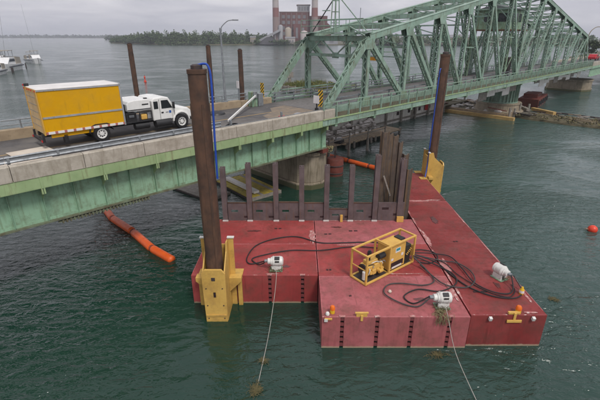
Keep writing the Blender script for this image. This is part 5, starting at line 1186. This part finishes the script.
cruiser('white boat cut off by the left edge of the picture', -102, 140, R(-70), 1.4, None, False)
cruiser('white boat behind the largest cruiser at the left edge', -139, 196, R(-60), 1.5, 11)
for i, (x, y) in enumerate(((-104, 152), (-101, 147), (-107, 150), (-112, 172), (-121, 182))):
    o = MB().cyl((0, 0, -1), (0, 0, 1.6 + .3 * (i % 2)), .22, seg=8).build('mooring_pile', 'rust_dark'); o.location = (x, y, 0); tag(o, ['dark mooring pile in front of the largest moored boat', 'dark mooring pile nearest the camera among the moored boats', 'dark mooring pile at the left of the largest boat', 'dark mooring pile behind the largest moored boat', 'farthest dark mooring pile, beside the boat with the tall mast'][i], 'pile', 'mooring piles')

# ------------------------------------------------------------------ power station on the far bank
ps = thing('power_station', 'dark red brick power station on the far bank behind the truss portal', 'building', (0, 632, 1.2))
def blk(name, x0, x1, z0, z1, m_, y0=0, y1=26, parent=None): return MB().bb(x0, x1, y0, y1, z0, z1).build(name, m_, parent or ps)
hall = blk('boiler_hall', -30, 14, 0, 43.5, 'brick', 6, 34); blk('upper_house', -4, 14, 43.5, 52, 'plant_grey', 8, 30); blk('roof_edge', -5, 15, 52, 53, 'brick_band', 7.5, 30.5)
blk('turbine_hall', 14, 40, 0, 38, 'brick', 8, 34); blk('coping', -30.3, 14.2, 42.6, 43.6, 'brick_band', 5.7, 6, hall)
MB().prism([(30, 38), (33, 34), (46, 24), (46, 0), (30, 0)], 6, 32, 'Y').build('sloped_wing', 'brick', ps)
for i in range(6): blk('pilaster', -28 + i * 7.6, -27 + i * 7.6, 0, 42, 'brick_band', 5.6, 6, hall)
for r_ in range(4):
    for i in range(5): blk('window', -26 + i * 7.6, -22 + i * 7.6, 12 + r_ * 7.5, 16.5 + r_ * 7.5, 'plant_roof', 5.7, 6, hall)
for i in range(4): blk('window', -2 + i * 4, .4 + i * 4, 45, 50, 'plant_roof', 7.8, 8)
for i in range(3): blk('window', 16 + i * 7, 20 + i * 7, 12, 30, 'plant_roof', 7.7, 8)
blk('front_annex', -9.5, 10, 0, 27, 'brick', -6, 6); blk('annex_window', -6, -3, 8, 22, 'plant_roof', -6.3, -6); blk('annex_window', 3, 6, 8, 22, 'plant_roof', -6.3, -6)
def silo(label, x, y, r_, h, m_):
    t = thing('silo', label, 'silo', (x, y, 1.2)); MB().lathe([(r_, 0), (r_, h), (r_ * .7, h + r_ * .4), (.2, h + r_ * .6)], seg=20).build('shell', m_, t, smooth=True); MB().cyl((r_ * 1.05, 0, 0), (r_ * 1.05, 0, h + 1), .25, seg=6).build('ladder_pipe', 'plant_grey', t)
silo('cream silo in front of the brick power station', -17, 622, 4.4, 20, 'plant_cream'); silo('grey silo in front of the power station, left of the cream one', -28, 624, 3.2, 24, 'plant_grey')
silo('round white tank at the water in front of the power station', 6, 617, 5.5, 15, 'chimney_white')
for lab, x, y, h in (('red and white banded chimney at the left end of the power station', -34.5, 628, 120), ('red and white banded chimney in the middle of the power station', 21, 630, 120)):
    t = thing('chimney', lab, 'chimney', (x, y, 1.2)); zs = [0, 36, 48, 60, 72, 84, 96, 108, 120]
    for i in range(8):
        r0, r1 = 5.2 - zs[i] * .016, 5.2 - zs[i + 1] * .016; MB().cyl((0, 0, zs[i]), (0, 0, zs[i + 1]), r0, r1, 24).build('band', 'chimney_base' if i == 0 else ('chimney_red' if i % 2 else 'chimney_white'), t, smooth=True)
t = thing('conveyor', 'grey sloping coal conveyor left of the power station', 'conveyor', (0, 620, 1.2)); MB().beam((-62, 0, 3), (-28, 0, 19), 4, 3).build('gallery', 'plant_grey', t)
for a in (-54, -44, -36): MB().bb(a, a + .8, -.5, .5, 0, 3 + (a + 62) * .47).build('trestle', 'plant_grey', t)
t = thing('coal_heap', 'dark coal heap below the conveyor on the far bank', 'heap', (-45, 622, 1.)); MB().lathe([(17, 0), (11, 5), (5, 9.5), (.5, 11.5)], seg=20).build('heap', 'coal', t, smooth=True)
def shed(label, x, y, w_, d, h, m_):
    t = thing('shed', label, 'building', (x, y, 1.2)); MB().bb(-w_ / 2, w_ / 2, 0, d, 0, h).build('wall', m_, t); MB().prism([(-.4, h), (d / 2, h + d * .22), (d + .4, h)], -w_ / 2 - .4, w_ / 2 + .4, 'X').build('roof', 'plant_roof', t)
    for i in range(3): MB().bb(-w_ / 2 + w_ * (.15 + .27 * i), -w_ / 2 + w_ * (.3 + .27 * i), -.08, 0, h * .3, h * .7).build('window', 'plant_roof', t)
shed('white shed at the water right of the coal heap', -14, 612, 14, 9, 8, 'chimney_white'); shed('long grey shed on the bank right of the white tank', 34, 612, 40, 10, 7, 'plant_grey'); shed('pale house among the trees left of the conveyor', -68, 622, 8, 8, 9, 'plant_cream')
shed('low grey warehouse on the far bank seen through the truss', 120, 600, 60, 16, 8, 'plant_grey'); shed('pale low warehouse on the far bank at the right, seen through the truss', 215, 585, 50, 16, 9, 'plant_cream')
# trees on the right bank and beyond the bridge
def make_tree(name, label, x, y, h, w_, m_='leaf', seed=0, n=900, g=None, size=.5, z0=0.):
    q = random.Random(seed); t = thing(name, label, 'tree', (x, y, z0), q.uniform(0, 6), g)
    tr = MB(); tr.tube([(0, 0, -.5), (.1, .05, h * .25), (-.1, .1, h * .55), (0, 0, h * .85)], lambda s_: .03 * h * (1 - .8 * s_), 8, 4)
    for i in range(7):
        a = i * 2.4; z = h * (.28 + .08 * i); L = w_ * q.uniform(.5, .8); tr.tube([(0, 0, z), (math.cos(a) * L * .5, math.sin(a) * L * .5, z + L * .3), (math.cos(a) * L, math.sin(a) * L, z + L * .5)], lambda s_: .012 * h * (1 - .8 * s_), 6, 3)
    tr.build('trunk', 'bark', t); c = MB()
    for i in range(22):
        a = q.uniform(0, 6.28); k = math.sqrt(q.random()) * .75; z = q.uniform(.3, .95); rr_ = w_ * math.sqrt(max(.05, 1 - ((z - .55) / .5) ** 2))
        leaf_cloud(c, (math.cos(a) * k * rr_, math.sin(a) * k * rr_, z * h), w_ * q.uniform(.25, .42), h * q.uniform(.07, .13), n // 22, size, q)
    c.build('crown', m_, t)
TR = [(176, 205, 17, 6.5), (186, 222, 20, 8), (196, 208, 16, 7), (208, 232, 21, 9), (166, 214, 13, 5.5), (222, 222, 17, 8), (190, 250, 20, 8), (214, 268, 21, 9), (150, 222, 9, 5)]
TL = ['small rounded tree nearest the road end at the right edge', 'tall dark tree behind the right end of the truss', 'mid-size tree at the right edge beside the tall dark tree', 'broad tree at the far right behind the road', 'low tree left of the others at the right end of the truss', 'rounded tree at the far right, partly out of frame', 'tall tree in the back row at the right end', 'broadest tree in the back row at the right edge', 'low bush-like tree beneath the right end of the truss']
for i, ((x, y, h, w_), lab) in enumerate(zip(TR, TL)): make_tree('bank_tree', lab, x, y, h, w_, ('leaf', 'leaf_dark')[i % 2], 40 + i, 2200, 'trees on the right bank', .55, 1.2)
land('right_bank', [(128, 190), (150, 176), (190, 160), (400, 150), (500, 300), (420, 520), (230, 330), (150, 240)], 1.2)
q = random.Random(77); gm = MB()
for i in range(260):
    x = q.uniform(60, 520); y = 566 + q.uniform(0, 60) - max(0, x - 200) * .12; leaf_cloud(gm, (x, y, q.uniform(4, 9)), q.uniform(4, 7), q.uniform(4, 7), 60, 1.4, q)
stuff(tag(gm.build('bank_woodland', 'leaf_dark'), 'dark green woodland on the far bank seen through the truss at right', 'woodland'))

# ------------------------------------------------------------------ thin summer haze over the river
hz = MB().bb(-7000, 7000, -250, 7000, -2, 140).build('haze', 'land')
hz.data.materials.clear(); hm = bpy.data.materials.new('haze'); hm.use_nodes = True; hm.node_tree.nodes.clear()
ho = hm.node_tree.nodes.new('ShaderNodeOutputMaterial'); hv = hm.node_tree.nodes.new('ShaderNodeVolumePrincipled')
hv.inputs['Density'].default_value = .00026; hv.inputs['Color'].default_value = (.86, .9, 1., 1); hm.node_tree.links.new(hv.outputs[0], ho.inputs['Volume'])
hz.data.materials.append(hm); stuff(tag(hz, 'thin pale haze over the river and the far banks', 'haze'))
